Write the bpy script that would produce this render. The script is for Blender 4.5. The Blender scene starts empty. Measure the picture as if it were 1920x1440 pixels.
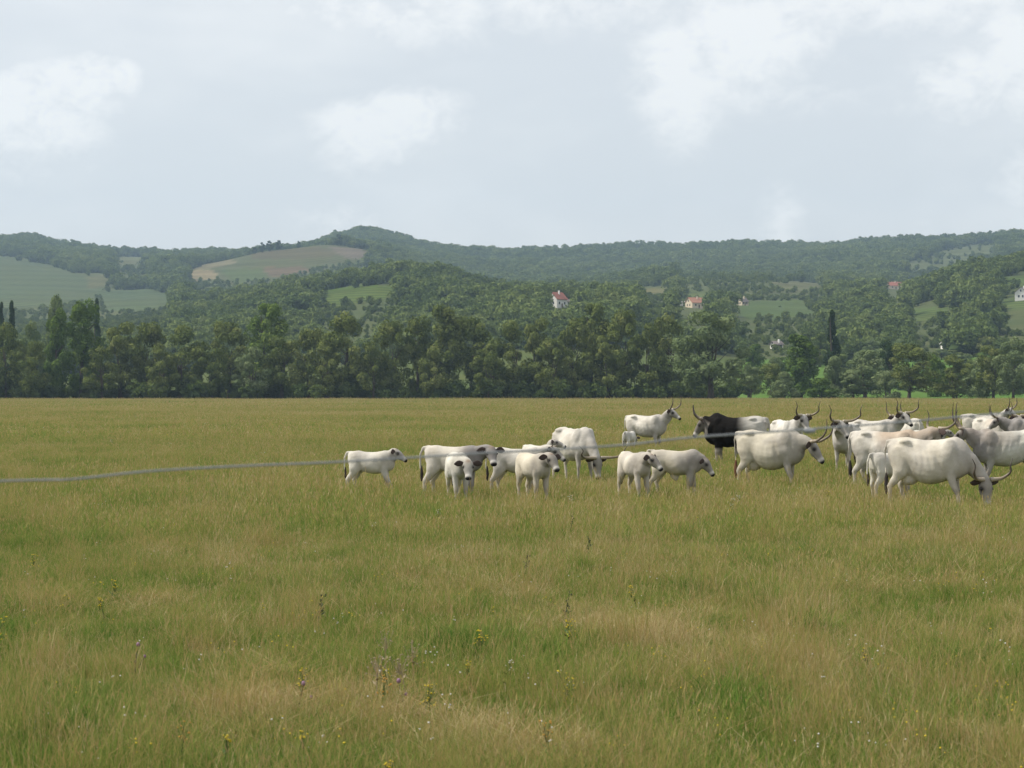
import bpy, bmesh, math, random
import numpy as np
from mathutils import Vector, Matrix

sc = bpy.context.scene
col = sc.collection
R = math.radians

# ------------------------------------------------------------------ camera
F = 4330.0          # focal length in photo pixels (photo 1920 x 1440)
YH = 735.0          # horizon row in the photo
EYE = 2.2           # eye height over the meadow
cam_d = bpy.data.cameras.new("camera")
cam = bpy.data.objects.new("camera", cam_d); col.objects.link(cam)
cam_d.sensor_width = 36.0
cam_d.lens = 36.0 * F / 1920.0
cam_d.clip_start = 0.1
cam_d.clip_end = 20000.0
cam.location = (0, 0, EYE)
cam.rotation_euler = (R(90) + math.atan((YH - 720.0) / F), 0, 0)
cam_d.dof.use_dof = True
cam_d.dof.focus_distance = 48.0
cam_d.dof.aperture_fstop = 8.0
sc.camera = cam

# ------------------------------------------------------------------ light
SUN_EL, SUN_AZ = 50.0, 175.0          # azimuth: direction the light comes from, degrees from +X anticlockwise
world = bpy.data.worlds.new("World"); sc.world = world
world.use_nodes = True
sun_d = bpy.data.lights.new("sun", 'SUN'); sun = bpy.data.objects.new("sun", sun_d); col.objects.link(sun)
sun_d.energy = 4.9; sun_d.angle = R(0.6); sun_d.color = (1.0, 0.945, 0.84)
to_sun = Vector((math.cos(R(SUN_EL)) * math.cos(R(SUN_AZ)), math.cos(R(SUN_EL)) * math.sin(R(SUN_AZ)), math.sin(R(SUN_EL))))
sun.rotation_euler = to_sun.to_track_quat('Z', 'Y').to_euler()
sun.location = (-40, -10, 60)

sc.view_settings.view_transform = 'Standard'
sc.view_settings.look = 'None'
sc.view_settings.exposure = -0.06
sc.view_settings.gamma = 1.0
sc.view_settings.use_curve_mapping = False
sc.render.engine = 'CYCLES'
sc.cycles.use_denoising = True
sc.cycles.denoising_prefilter = 'ACCURATE'
sc.cycles.max_bounces = 4
sc.cycles.diffuse_bounces = 2
sc.cycles.transmission_bounces = 2
sc.cycles.volume_bounces = 0
sc.cycles.use_adaptive_sampling = False

def build_world():
    nt = world.node_tree; N = nt.nodes; L = nt.links
    N.clear()
    out = N.new('ShaderNodeOutputWorld'); bg = N.new('ShaderNodeBackground')
    sky = N.new('ShaderNodeTexSky'); sky.sky_type = 'NISHITA'; sky.sun_disc = False
    sky.sun_elevation = R(SUN_EL); sky.sun_rotation = R(90.0 - SUN_AZ)
    sky.altitude = 150; sky.air_density = 1.0; sky.dust_density = 2.2; sky.ozone_density = 1.4
    def math_(op, a, b=None, c=None, clamp=False):
        n = N.new('ShaderNodeMath'); n.operation = op; n.use_clamp = clamp
        for i, v in enumerate((a, b, c)):
            if v is None: continue
            if isinstance(v, (int, float)): n.inputs[i].default_value = v
            else: L.new(v, n.inputs[i])
        return n.outputs[0]
    tc = N.new('ShaderNodeTexCoord')
    sp = N.new('ShaderNodeSeparateXYZ'); L.new(tc.outputs['Generated'], sp.inputs[0])
    u = math_('ARCTAN2', sp.outputs[0], sp.outputs[1]); v = math_('ARCSINE', sp.outputs[2])
    def noise(scale, detail, dist, yscale, off=0.0):
        cb = N.new('ShaderNodeCombineXYZ'); L.new(u, cb.inputs[0]); L.new(math_('MULTIPLY', v, yscale), cb.inputs[1]); cb.inputs[2].default_value = off
        n = N.new('ShaderNodeTexNoise'); L.new(cb.outputs[0], n.inputs['Vector'])
        n.inputs['Scale'].default_value = scale; n.inputs['Detail'].default_value = detail; n.inputs['Roughness'].default_value = 0.6
        n.inputs['Distortion'].default_value = dist
        return n.outputs['Fac']
    n1 = noise(16.0, 7, 0.25, 1.7); n2 = noise(75.0, 8, 0.3, 1.3, 4.0); n3 = noise(5.0, 4, 0.1, 2.2, 9.0)
    edge = math_('MULTIPLY_ADD', math_('SUBTRACT', n2, 0.5), 1.5, math_('MULTIPLY', math_('SUBTRACT', n1, 0.5), 1.6))
    # cumulus heads at their bearings (direction space), plus the general noise field for the rest of the sky
    total = None
    for (px, py, rx, ry, w) in ((70, 200, 130, 62, 1.0), (160, 155, 90, 40, 1.0), (235, 150, 42, 26, .9), (690, 235, 95, 40, 1.0), (770, 205, 90, 34, 1.0),
                             (1270, 120, 80, 80, 1.0), (1400, 60, 150, 60, 1.0), (1330, 165, 130, 26, .7), (1800, 150, 110, 45, .9), (1900, 110, 80, 60, 1.0),
                             (740, 20, 260, 40, .75), (1050, 15, 260, 34, .65), (1650, 20, 330, 40, .7), (1500, 180, 330, 26, .55), (1750, 205, 200, 24, .5), (1465, 400, 48, 60, .65), (1890, 330, 60, 65, .55), (640, 415, 110, 40, .55), (1720, 425, 50, 28, .5), (1830, 420, 50, 24, .45)):
        a = math_('DIVIDE', math_('SUBTRACT', u, (px - 960) / F), rx / F)
        b0 = math_('DIVIDE', math_('SUBTRACT', v, (YH - py) / F), ry / F)
        b = math_('MAXIMUM', b0, math_('MULTIPLY', b0, -0.55))          # flat, melting bases
        r2 = math_('ADD', math_('MULTIPLY', a, a), math_('MULTIPLY', b, b))
        g = math_('MULTIPLY', math_('EXPONENT', math_('MULTIPLY', r2, -0.6)), w)
        total = g if total is None else math_('MAXIMUM', total, g)
    blob = math_('MULTIPLY', total, math_('MULTIPLY_ADD', edge, 1.15, 1.0))
    m1 = N.new('ShaderNodeMapRange'); m1.interpolation_type = 'SMOOTHSTEP'; L.new(blob, m1.inputs[0])
    m1.inputs[1].default_value = 0.20; m1.inputs[2].default_value = 0.95
    m2 = N.new('ShaderNodeMapRange'); m2.interpolation_type = 'SMOOTHSTEP'; L.new(n3, m2.inputs[0])
    m2.inputs[1].default_value = 0.42; m2.inputs[2].default_value = 0.78
    fac = math_('MAXIMUM', m1.outputs[0], math_('MULTIPLY', m2.outputs[0], 0.65), clamp=True)
    sc1 = N.new('ShaderNodeMixRGB'); sc1.blend_type = 'MIX'; sc1.inputs[0].default_value = 0.70        # thin even veil of high haze
    L.new(sky.outputs[0], sc1.inputs[1]); sc1.inputs[2].default_value = (10.3, 10.5, 10.6, 1)
    cl = N.new('ShaderNodeMixRGB'); L.new(math_('MULTIPLY', fac, 0.52), cl.inputs[0]); L.new(sc1.outputs[0], cl.inputs[1]); cl.inputs[2].default_value = (12.4, 12.3, 11.9, 1)
    L.new(cl.outputs[0], bg.inputs[0]); bg.inputs[1].default_value = 0.099
    L.new(bg.outputs[0], out.inputs[0])
build_world()

# ------------------------------------------------------------------ helpers
def P(px, py, d):
    """point at depth d (metres along +Y) seen at photo pixel (px, py)"""
    return Vector(((px - 960.0) * d / F, d, EYE + (YH - py) * d / F))

def link(o, parent=None):
    col.objects.link(o)
    if parent is not None: o.parent = parent
    return o

def tag(o, label=None, cat=None, group=None, kind=None):
    if label: o['label'] = label
    if cat: o['category'] = cat
    if group: o['group'] = group
    if kind: o['kind'] = kind
    return o

def empty(name, loc, rz=0.0):
    o = bpy.data.objects.new(name, None); o.location = loc; o.rotation_euler = (0, 0, rz); o.empty_display_size = 0.2
    return link(o)

def mesh_obj(name, verts, faces, mat, parent=None, smooth=False):
    me = bpy.data.meshes.new(name)
    me.from_pydata([tuple(v) for v in verts], [], [tuple(f) for f in faces])
    if mat: me.materials.append(mat)
    if smooth: me.polygons.foreach_set('use_smooth', [True] * len(me.polygons))
    me.update()
    return link(bpy.data.objects.new(name, me), parent)

def quads_mesh(name, V, nper, mat, attrs=None):
    """mesh of separate polygons with nper corners each; V is (n*nper, 3)"""
    n = len(V) // nper
    me = bpy.data.meshes.new(name)
    me.vertices.add(len(V)); me.vertices.foreach_set('co', np.asarray(V, np.float32).ravel())
    me.loops.add(n * nper); me.loops.foreach_set('vertex_index', np.arange(n * nper, dtype=np.int32))
    me.polygons.add(n); me.polygons.foreach_set('loop_start', np.arange(0, n * nper, nper, dtype=np.int32))
    me.polygons.foreach_set('loop_total', np.full(n, nper, np.int32))
    me.materials.append(mat)
    me.update(calc_edges=True)
    for k, a in (attrs or {}).items():
        at = me.attributes.new(k, 'FLOAT', 'POINT'); at.data.foreach_set('value', np.asarray(a, np.float32))
    return me

class NT:
    """small wrapper for node trees"""
    def __init__(self, name):
        self.m = bpy.data.materials.new(name); self.m.use_nodes = True
        self.t = self.m.node_tree; self.N = self.t.nodes; self.L = self.t.links; self.N.clear()
        self.out = self.N.new('ShaderNodeOutputMaterial')
    def n(self, typ, **kw):
        x = self.N.new(typ)
        for k, v in kw.items(): setattr(x, k, v)
        return x
    def s(self, node, i, v):
        if hasattr(v, 'is_output') or isinstance(v, bpy.types.NodeSocket): self.L.new(v, node.inputs[i])
        else: node.inputs[i].default_value = v
    def math(self, op, a, b=0.0, clamp=False):
        x = self.n('ShaderNodeMath', operation=op, use_clamp=clamp); self.s(x, 0, a); self.s(x, 1, b); return x.outputs[0]
    def mix(self, f, a, b, mode='MIX'):
        x = self.n('ShaderNodeMixRGB', blend_type=mode); self.s(x, 0, f); self.s(x, 1, a); self.s(x, 2, b); return x.outputs[0]
    def noise(self, scale, detail=4, rough=0.55, vec=None, dist=0.0):
        x = self.n('ShaderNodeTexNoise'); x.inputs['Scale'].default_value = scale; x.inputs['Detail'].default_value = detail
        x.inputs['Roughness'].default_value = rough; x.inputs['Distortion'].default_value = dist
        if vec is not None: self.L.new(vec, x.inputs['Vector'])
        return x.outputs['Fac']
    def ramp(self, fac, stops):
        x = self.n('ShaderNodeValToRGB'); e = x.color_ramp.elements
        while len(e) < len(stops): e.new(0.5)
        for i, (p, c) in enumerate(stops): e[i].position = p; e[i].color = (*c, 1)
        self.L.new(fac, x.inputs[0]); return x.outputs[0]
    def rng(self, v, a, b, c=0.0, d=1.0):
        x = self.n('ShaderNodeMapRange'); self.s(x, 0, v)
        for i, q in enumerate((a, b, c, d)): x.inputs[i + 1].default_value = q
        return x.outputs[0]
    def attr(self, name, o='Fac'):
        x = self.n('ShaderNodeAttribute', attribute_name=name); return x.outputs[o]
    def pos(self): return self.n('ShaderNodeNewGeometry').outputs['Position']
    def bsdf(self, colr, rough=0.8, spec=0.2):
        b = self.n('ShaderNodeBsdfPrincipled'); self.s(b, 'Base Color', colr); b.inputs['Roughness'].default_value = rough
        b.inputs['Specular IOR Level'].default_value = spec; return b
    def done(self, sh): self.L.new(sh, self.out.inputs[0]); return self.m

def simple(name, c, rough=0.8, var=0.25, scale=6.0, spec=0.2):
    t = NT(name); n = t.noise(scale, 5)
    a = tuple(x * (1 - var) for x in c) + (1,); b = tuple(min(1, x * (1 + var)) for x in c) + (1,)
    return t.done(t.bsdf(t.mix(n, a, b), rough, spec).outputs[0])

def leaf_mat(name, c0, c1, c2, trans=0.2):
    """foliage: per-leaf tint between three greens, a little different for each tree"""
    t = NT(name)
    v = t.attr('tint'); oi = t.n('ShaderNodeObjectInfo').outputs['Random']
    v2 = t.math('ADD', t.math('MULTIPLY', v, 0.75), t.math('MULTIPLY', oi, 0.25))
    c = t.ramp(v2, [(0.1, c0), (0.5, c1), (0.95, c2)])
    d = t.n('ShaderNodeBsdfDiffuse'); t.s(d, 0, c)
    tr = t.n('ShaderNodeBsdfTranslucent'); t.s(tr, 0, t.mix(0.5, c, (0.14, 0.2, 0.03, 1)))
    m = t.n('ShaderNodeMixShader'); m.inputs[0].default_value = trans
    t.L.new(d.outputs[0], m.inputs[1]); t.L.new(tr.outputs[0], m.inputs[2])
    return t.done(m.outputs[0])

M = {}
M['willow'] = leaf_mat('willow_leaf', (0.066, 0.092, 0.028), (0.135, 0.165, 0.048), (0.240, 0.255, 0.088))
M['poplar'] = leaf_mat('poplar_leaf', (0.055, 0.095, 0.022), (0.100, 0.155, 0.032), (0.175, 0.230, 0.052))
M['silver'] = leaf_mat('silver_leaf', (0.105, 0.145, 0.064), (0.165, 0.210, 0.092), (0.235, 0.275, 0.135))
M['dark'] = leaf_mat('dark_leaf', (0.016, 0.030, 0.012), (0.028, 0.050, 0.018), (0.045, 0.075, 0.026))
M['forest'] = leaf_mat('forest_leaf', (0.064, 0.098, 0.034), (0.130, 0.172, 0.052), (0.240, 0.272, 0.088), 0.2)
M['bark'] = simple('bark', (0.075, 0.060, 0.045), 0.9, 0.4, 2.0)
M['white_wall'] = simple('white_wall', (0.78, 0.76, 0.72), 0.9, 0.06, 1.0)
M['cream_wall'] = simple('cream_wall', (0.62, 0.52, 0.38), 0.9, 0.08, 1.0)
M['red_roof'] = simple('red_roof', (0.30, 0.12, 0.085), 0.85, 0.25, 1.5)
M['orange_roof'] = simple('orange_roof', (0.36, 0.18, 0.12), 0.85, 0.25, 1.5)
M['grey_roof'] = simple('grey_roof', (0.20, 0.17, 0.16), 0.85, 0.25, 1.5)
M['glass'] = simple('window_glass', (0.03, 0.035, 0.045), 0.15, 0.1, 1.0, 0.5)
M['door'] = simple('door_wood', (0.12, 0.07, 0.04), 0.7, 0.2, 3.0)
M['wire'] = simple('grey_rope', (0.24, 0.255, 0.27), 0.6, 0.3, 30.0)
M['post'] = simple('weathered_wood', (0.22, 0.18, 0.14), 0.9, 0.35, 8.0)

def smooth01(x): x = np.clip(x, 0, 1); return x * x * (3 - 2 * x)

# ------------------------------------------------------------------ terrain
ROWS = [   # distance, {photo column: photo row of the bare ground there}
    (950,  {-900: 700, 0: 700, 300: 695, 600: 680, 800: 660, 1000: 640, 1200: 640, 1400: 664, 1600: 668, 1800: 660, 1920: 655, 2900: 650}),
    (1150, {-900: 650, 0: 650, 300: 640, 600: 612, 800: 590, 1000: 575, 1200: 583, 1400: 612, 1600: 620, 1800: 598, 1920: 580, 2900: 560}),
    (1400, {-900: 620, 0: 622, 200: 616, 400: 590, 560: 548, 720: 516, 830: 526, 920: 560, 1000: 566, 1200: 570, 1400: 583, 1550: 585, 1700: 560, 1800: 522, 1920: 500, 2900: 470}),
    (1700, {-900: 596, 0: 592, 200: 590, 400: 576, 560: 560, 720: 548, 900: 572, 1100: 572, 1200: 560, 1400: 548, 1550: 560, 1700: 566, 1920: 540, 2900: 520}),
    (2000, {-900: 566, 0: 560, 200: 568, 400: 548, 560: 545, 720: 545, 900: 560, 1100: 556, 1200: 530, 1300: 518, 1480: 520, 1560: 540, 1700: 556, 1920: 550, 2900: 530}),
    (2300, {-900: 532, 0: 528, 120: 530, 250: 544, 340: 536, 430: 530, 560: 520, 640: 518, 720: 530, 900: 555, 1100: 545, 1300: 532, 1480: 538, 1700: 540, 1920: 530, 2900: 520}),
    (2600, {-900: 490, 0: 494, 120: 504, 250: 512, 340: 506, 420: 488, 490: 469, 600: 460, 680: 466, 760: 492, 860: 530, 1100: 534, 1300: 530, 1480: 528, 1700: 510, 1920: 500, 2900: 490}),
    (3000, {-900: 486, 0: 476, 120: 484, 250: 492, 340: 500, 430: 494, 560: 486, 640: 476, 720: 480, 800: 494, 920: 508, 1100: 508, 1300: 502, 1480: 498, 1640: 484, 1780: 474, 1920: 466, 2900: 460}),
    (3600, {-900: 470, -100: 456, 0: 453, 60: 450, 110: 464, 200: 480, 330: 483, 400: 478, 440: 484, 560: 476, 640: 446, 700: 440, 760: 455, 810: 474, 920: 482, 1000: 475, 1100: 478, 1200: 472, 1400: 462, 1440: 469, 1600: 470, 1660: 461, 1780: 457, 1860: 450, 1920: 446, 2100: 446, 2900: 470}),
    (4500, {-900: 560, 2900: 560}),
]
NC = 520
PX0, PX1 = -900.0, 2820.0
COLPX = np.linspace(PX0, PX1, NC)
DIST = np.concatenate([np.linspace(5.0, 16, 16), np.geomspace(18, 700, 60), np.linspace(720, 3700, 170), np.linspace(3760, 4500, 12)])
def row_z(d, cp):
    ks = sorted(cp); ys = np.interp(COLPX, ks, [cp[k] for k in ks])
    w = 9; k = np.hanning(w); k /= k.sum(); ys = np.convolve(np.pad(ys, w // 2, mode='edge'), k, 'valid')
    return EYE + (YH - ys) * d / F
def bank(y): return 0.75 * smooth01((11.0 - y) / 5.5)
zd = [0.0, 700.0] + [r[0] for r in ROWS]
zz = np.stack([np.zeros(NC), np.full(NC, 0.3)] + [row_z(*r) for r in ROWS])
ZG = np.zeros((len(DIST), NC))
for j in range(NC): ZG[:, j] = np.interp(DIST, zd, zz[:, j])
for it in range(2):
    far = DIST > 760
    Z2 = ZG.copy(); Z2[1:-1] = (ZG[:-2] + 2 * ZG[1:-1] + ZG[2:]) / 4; ZG[far] = Z2[far]
rngT = np.random.default_rng(4)
def fbm(x, y, seed, octs=((1.0, 1.0), (0.5, 2.1), (0.25, 4.3))):
    r = np.random.default_rng(seed); o = np.zeros_like(x)
    for a, fq in octs:
        for k in range(5):
            th = r.uniform(0, 6.28); ph = r.uniform(0, 6.28); fr = fq * r.uniform(.6, 1.5)
            o += a * np.sin((x * math.cos(th) + y * math.sin(th)) * fr + ph) / 5
    return o
XG = (COLPX[None, :] - 960) / F * DIST[:, None]; YG = np.repeat(DIST[:, None], NC, 1)
amp = np.clip((DIST - 850) / 900, 0, 1)[:, None]
ZG += amp * 3.5 * fbm(XG / 55, YG / 55, 11)
ZG += 1.25 * smooth01((DIST[:, None] - 562) / 70) * smooth01((COLPX[None, :] - 1385) / 60) * (1 - smooth01((DIST[:, None] - 800) / 150))
ZG += bank(DIST)[:, None]
ZG += np.where(DIST < 560, 0.05, 0)[:, None] * fbm(XG / 4, YG / 4, 3) * np.clip((DIST - 12) / 10, 0, 1)[:, None]
PYG = YH - (ZG - EYE) * F / DIST[:, None]          # photo row of every terrain vertex
def ground_z(x, y):
    y = np.asarray(y, float); x = np.asarray(x, float)
    c = np.clip((x / np.maximum(y, 1) * F + 960 - PX0) / (PX1 - PX0) * (NC - 1), 0, NC - 1.001)
    r = np.interp(y, DIST, np.arange(len(DIST))); r = np.clip(r, 0, len(DIST) - 1.001)
    c0 = c.astype(int); r0 = r.astype(int); cf = c - c0; rf = r - r0
    return (ZG[r0, c0] * (1 - rf) * (1 - cf) + ZG[r0 + 1, c0] * rf * (1 - cf) + ZG[r0, c0 + 1] * (1 - rf) * cf + ZG[r0 + 1, c0 + 1] * rf * cf)

def hit(px, py, dmin=700.0):
    """first hillside point seen at a photo pixel"""
    j = int(np.clip((px - PX0) / (PX1 - PX0) * (NC - 1), 0, NC - 1))
    for i in range(len(DIST) - 1):
        if DIST[i] >= dmin and PYG[i, j] <= py:
            d = DIST[i]; return Vector(((px - 960) * d / F, d, ZG[i, j]))
    d = 3500.0; return Vector(((px - 960) * d / F, d, float(ground_z((px - 960) * d / F, d))))

# land cover: open fields as outlines in the photo (everything else on the slopes is wooded)
FIELDS = [  # polygon, colour, distance range
    ([(345, 506), (420, 486), (490, 466), (600, 455), (690, 468), (665, 492), (590, 506), (520, 524), (430, 532), (360, 520)], (0.125, 0.130, 0.060), (2200, 2750)),
    ([(470, 470), (600, 462), (640, 478), (560, 486), (470, 486)], (0.150, 0.120, 0.070), (2200, 2750)),
    ([(345, 505), (430, 484), (445, 492), (370, 508)], (0.25, 0.20, 0.12), (2200, 2750)),
    ([(348, 508), (400, 506), (412, 522), (360, 528)], (0.34, 0.25, 0.15), (2100, 2750)),
    ([(480, 502), (560, 498), (590, 510), (510, 520)], (0.20, 0.13, 0.085), (2100, 2750)),
    ([(410, 506), (490, 502), (505, 520), (440, 532)], (0.105, 0.140, 0.045), (2100, 2750)),
    ([(615, 463), (680, 466), (695, 484), (650, 486)], (0.23, 0.17, 0.14), (2200, 2800)),
    ([(-300, 470), (0, 480), (60, 488), (120, 506), (200, 530), (190, 556), (90, 578), (-300, 590)], (0.115, 0.145, 0.070), (1500, 3000)),
    ([(180, 548), (270, 540), (325, 552), (320, 580), (200, 584)], (0.110, 0.145, 0.070), (1500, 2500)),
    ([(210, 482), (270, 480), (285, 494), (225, 498)], (0.17, 0.17, 0.075), (2500, 3500)),
    ([(160, 520), (200, 515), (212, 533), (168, 542)], (0.17, 0.16, 0.075), (1800, 2900)),
    ([(588, 548), (650, 538), (740, 534), (752, 548), (700, 566), (612, 574)], (0.105, 0.155, 0.030), (1200, 1420)),
    ([(1192, 541), (1255, 540), (1262, 560), (1200, 560)], (0.20, 0.17, 0.07), (1200, 2100)),
    ([(1268, 543), (1330, 546), (1335, 562), (1275, 560)], (0.14, 0.18, 0.055), (1200, 2100)),
    ([(1265, 512), (1380, 507), (1490, 515), (1480, 527), (1380, 520), (1270, 524)], (0.125, 0.165, 0.055), (1500, 2200)),
    ([(1440, 528), (1530, 528), (1560, 545), (1480, 548)], (0.17, 0.165, 0.08), (1500, 2400)),
    ([(1392, 566), (1500, 562), (1530, 588), (1420, 606), (1385, 590)], (0.115, 0.160, 0.055), (1100, 2000)),
    ([(1700, 580), (1775, 576), (1785, 600), (1715, 604)], (0.110, 0.160, 0.045), (1000, 1600)),
    ([(1880, 518), (1990, 512), (1990, 538), (1885, 540)], (0.12, 0.165, 0.05), (1100, 1700)),
    ([(1860, 562), (1990, 560), (1990, 578), (1870, 580)], (0.13, 0.175, 0.055), (1000, 1600)),
    ([(1690, 500), (1740, 482), (1790, 464), (1880, 452), (1850, 476), (1780, 500), (1720, 512)], (0.135, 0.150, 0.065), (2400, 3700)),
]
def in_poly(px, py, poly):
    ins = np.zeros(px.shape, bool); n = len(poly)
    for i in range(n):
        (x1, y1), (x2, y2) = poly[i], poly[(i + 1) % n]
        if y1 == y2: continue
        c = ((y1 > py) != (y2 > py)) & (px < (x2 - x1) * (py - y1) / (y2 - y1) + x1)
        ins ^= c
    return ins
PXG = np.repeat(COLPX[None, :], len(DIST), 0)
COLG = np.zeros((len(DIST), NC, 3)); COLG[:] = (0.080, 0.100, 0.042)
COLG[DIST < 600] = (0.15, 0.15, 0.045)
fieldG = np.zeros((len(DIST), NC), bool)
for poly, c, (d0, d1) in FIELDS:
    m = in_poly(PXG, PYG, poly) & ((DIST[:, None] >= d0) & (DIST[:, None] <= d1))
    terr = .86 + .17 * np.sin(ZG / 9.0 * 6.283 + 1.5 * fbm(XG / 90, YG / 90, 15)) * (.4 + .6 * (fbm(XG / 45, YG / 45, 16) > -.1))      # terrace banks along the contours
    COLG[m] = (np.array(c) * terr[..., None])[m]; fieldG |= m
# lush strip of fresh grass past the mown-off edge of the meadow, right of the big willow
m = (DIST[:, None] > 575) & (DIST[:, None] < 900) & (PXG > 1380); COLG[m] = (0.095, 0.185, 0.030)
m = (DIST[:, None] > 600) & (DIST[:, None] < 900) & (PXG <= 1380); COLG[m] = (0.08, 0.11, 0.03)

def terrain_mat():
    t = NT('ground_cover'); p = t.pos()
    base = t.attr('cover', 'Color')
    big = t.noise(0.012, 5, 0.6, p); mid = t.noise(0.11, 6, 0.65, p); fine = t.noise(3.0, 6, 0.7, p)
    c = t.mix(t.rng(big, .35, .7), base, t.mix(0.3, base, (0.18, 0.15, 0.06, 1)))
    c = t.mix(t.rng(mid, .3, .7, 0, .5), c, t.mix(1.0, c, (0.62, 0.72, 0.6, 1), 'MULTIPLY'))
    c = t.mix(t.rng(fine, .3, .75, 0, .6), c, t.mix(1.0, c, (0.5, 0.55, 0.45, 1), 'MULTIPLY'))
    wv = t.n('ShaderNodeTexWave', bands_direction='DIAGONAL'); wv.inputs['Scale'].default_value = .045; wv.inputs['Distortion'].default_value = 1.2; wv.inputs['Detail'].default_value = 3; wv.inputs['Detail Scale'].default_value = .4; t.L.new(p, wv.inputs['Vector'])
    c = t.mix(t.math('MULTIPLY', t.attr('field'), t.math('MULTIPLY', wv.outputs['Fac'], .75)), c, t.mix(1.0, c, (0.36, 0.48, 0.40, 1), 'MULTIPLY'))
    b = t.bsdf(c, 0.95, 0.05)
    bp = t.n('ShaderNodeBump'); bp.inputs['Strength'].default_value = 0.5; bp.inputs['Distance'].default_value = 0.15
    t.L.new(fine, bp.inputs['Height']); t.L.new(bp.outputs[0], b.inputs['Normal'])
    return t.done(b.outputs[0])
def build_terrain():
    me = bpy.data.meshes.new('ground'); nr = len(DIST)
    V = np.stack([XG, YG, ZG], -1).reshape(-1, 3)
    idx = np.arange(nr * NC).reshape(nr, NC)
    Fq = np.stack([idx[:-1, :-1], idx[:-1, 1:], idx[1:, 1:], idx[1:, :-1]], -1).reshape(-1, 4)
    me.vertices.add(len(V)); me.vertices.foreach_set('co', V.astype(np.float32).ravel())
    me.loops.add(Fq.size); me.loops.foreach_set('vertex_index', Fq.astype(np.int32).ravel())
    me.polygons.add(len(Fq)); me.polygons.foreach_set('loop_start', np.arange(0, Fq.size, 4, dtype=np.int32)); me.polygons.foreach_set('loop_total', np.full(len(Fq), 4, np.int32))
    me.update(calc_edges=True)
    me.polygons.foreach_set('use_smooth', [True] * len(Fq))
    fa = me.attributes.new('field', 'FLOAT', 'POINT'); fa.data.foreach_set('value', fieldG.astype(np.float32).ravel())
    ca = me.color_attributes.new('cover', 'FLOAT_COLOR', 'POINT')
    ca.data.foreach_set('color', np.concatenate([COLG.reshape(-1, 3), np.ones((nr * NC, 1))], 1).astype(np.float32).ravel())
    me.materials.append(terrain_mat())
    o = link(bpy.data.objects.new('ground', me)); tag(o, 'flat pasture running back to wooded hills with fields', 'ground', kind='structure')
build_terrain()
v = [(-60, -40, .74), (60, -40, .74), (60, 5.2, .745), (-60, 5.2, .745)]
o = mesh_obj('roadside_bank', v, [(0, 1, 2, 3)], simple('bank_earth', (0.10, 0.10, 0.04), 0.95, .3, 2.0)); tag(o, 'low grassy bank the camera stands on', 'bank', kind='structure')

# ------------------------------------------------------------------ scatter (stuff only): geometry instanced by geometry nodes
def scatter(name, pts, rot, scl, idx, meshes, label, cat):
    me = bpy.data.meshes.new(name); n = len(pts)
    me.vertices.add(n); me.vertices.foreach_set('co', np.asarray(pts, np.float32).ravel())
    for k, a, ty in (('rotz', rot, 'FLOAT'), ('siz', scl, 'FLOAT'), ('pick', idx, 'INT')):
        at = me.attributes.new(k, ty, 'POINT'); at.data.foreach_set('value', np.asarray(a, np.float32 if ty == 'FLOAT' else np.int32))
    o = link(bpy.data.objects.new(name, me)); tag(o, label, cat, kind='stuff')
    ng = bpy.data.node_groups.new(name, 'GeometryNodeTree'); N = ng.nodes; L = ng.links
    ng.interface.new_socket('Geometry', in_out='INPUT', socket_type='NodeSocketGeometry'); ng.interface.new_socket('Geometry', in_out='OUTPUT', socket_type='NodeSocketGeometry')
    gi = N.new('NodeGroupInput'); go = N.new('NodeGroupOutput')
    jn = N.new('GeometryNodeJoinGeometry')
    for m_ in reversed(meshes):
        src = bpy.data.objects.new(m_.name, m_)
        oi = N.new('GeometryNodeObjectInfo'); oi.inputs['Object'].default_value = src; oi.inputs['As Instance'].default_value = False
        g2 = N.new('GeometryNodeGeometryToInstance'); L.new(oi.outputs['Geometry'], g2.inputs[0]); L.new(g2.outputs[0], jn.inputs[0])
    ip = N.new('GeometryNodeInstanceOnPoints'); L.new(gi.outputs[0], ip.inputs['Points']); L.new(jn.outputs[0], ip.inputs['Instance'])
    ip.inputs['Pick Instance'].default_value = True
    def na(nm, ty):
        a = N.new('GeometryNodeInputNamedAttribute'); a.data_type = ty; a.inputs[0].default_value = nm; return a.outputs[0]
    L.new(na('pick', 'INT'), ip.inputs['Instance Index'])
    cx = N.new('ShaderNodeCombineXYZ'); L.new(na('rotz', 'FLOAT'), cx.inputs[2])
    er = N.new('FunctionNodeEulerToRotation'); L.new(cx.outputs[0], er.inputs[0]); L.new(er.outputs[0], ip.inputs['Rotation'])
    L.new(na('siz', 'FLOAT'), ip.inputs['Scale'])
    L.new(ip.outputs[0], go.inputs[0])
    md = o.modifiers.new('scatter', 'NODES'); md.node_group = ng
    return o

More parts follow.
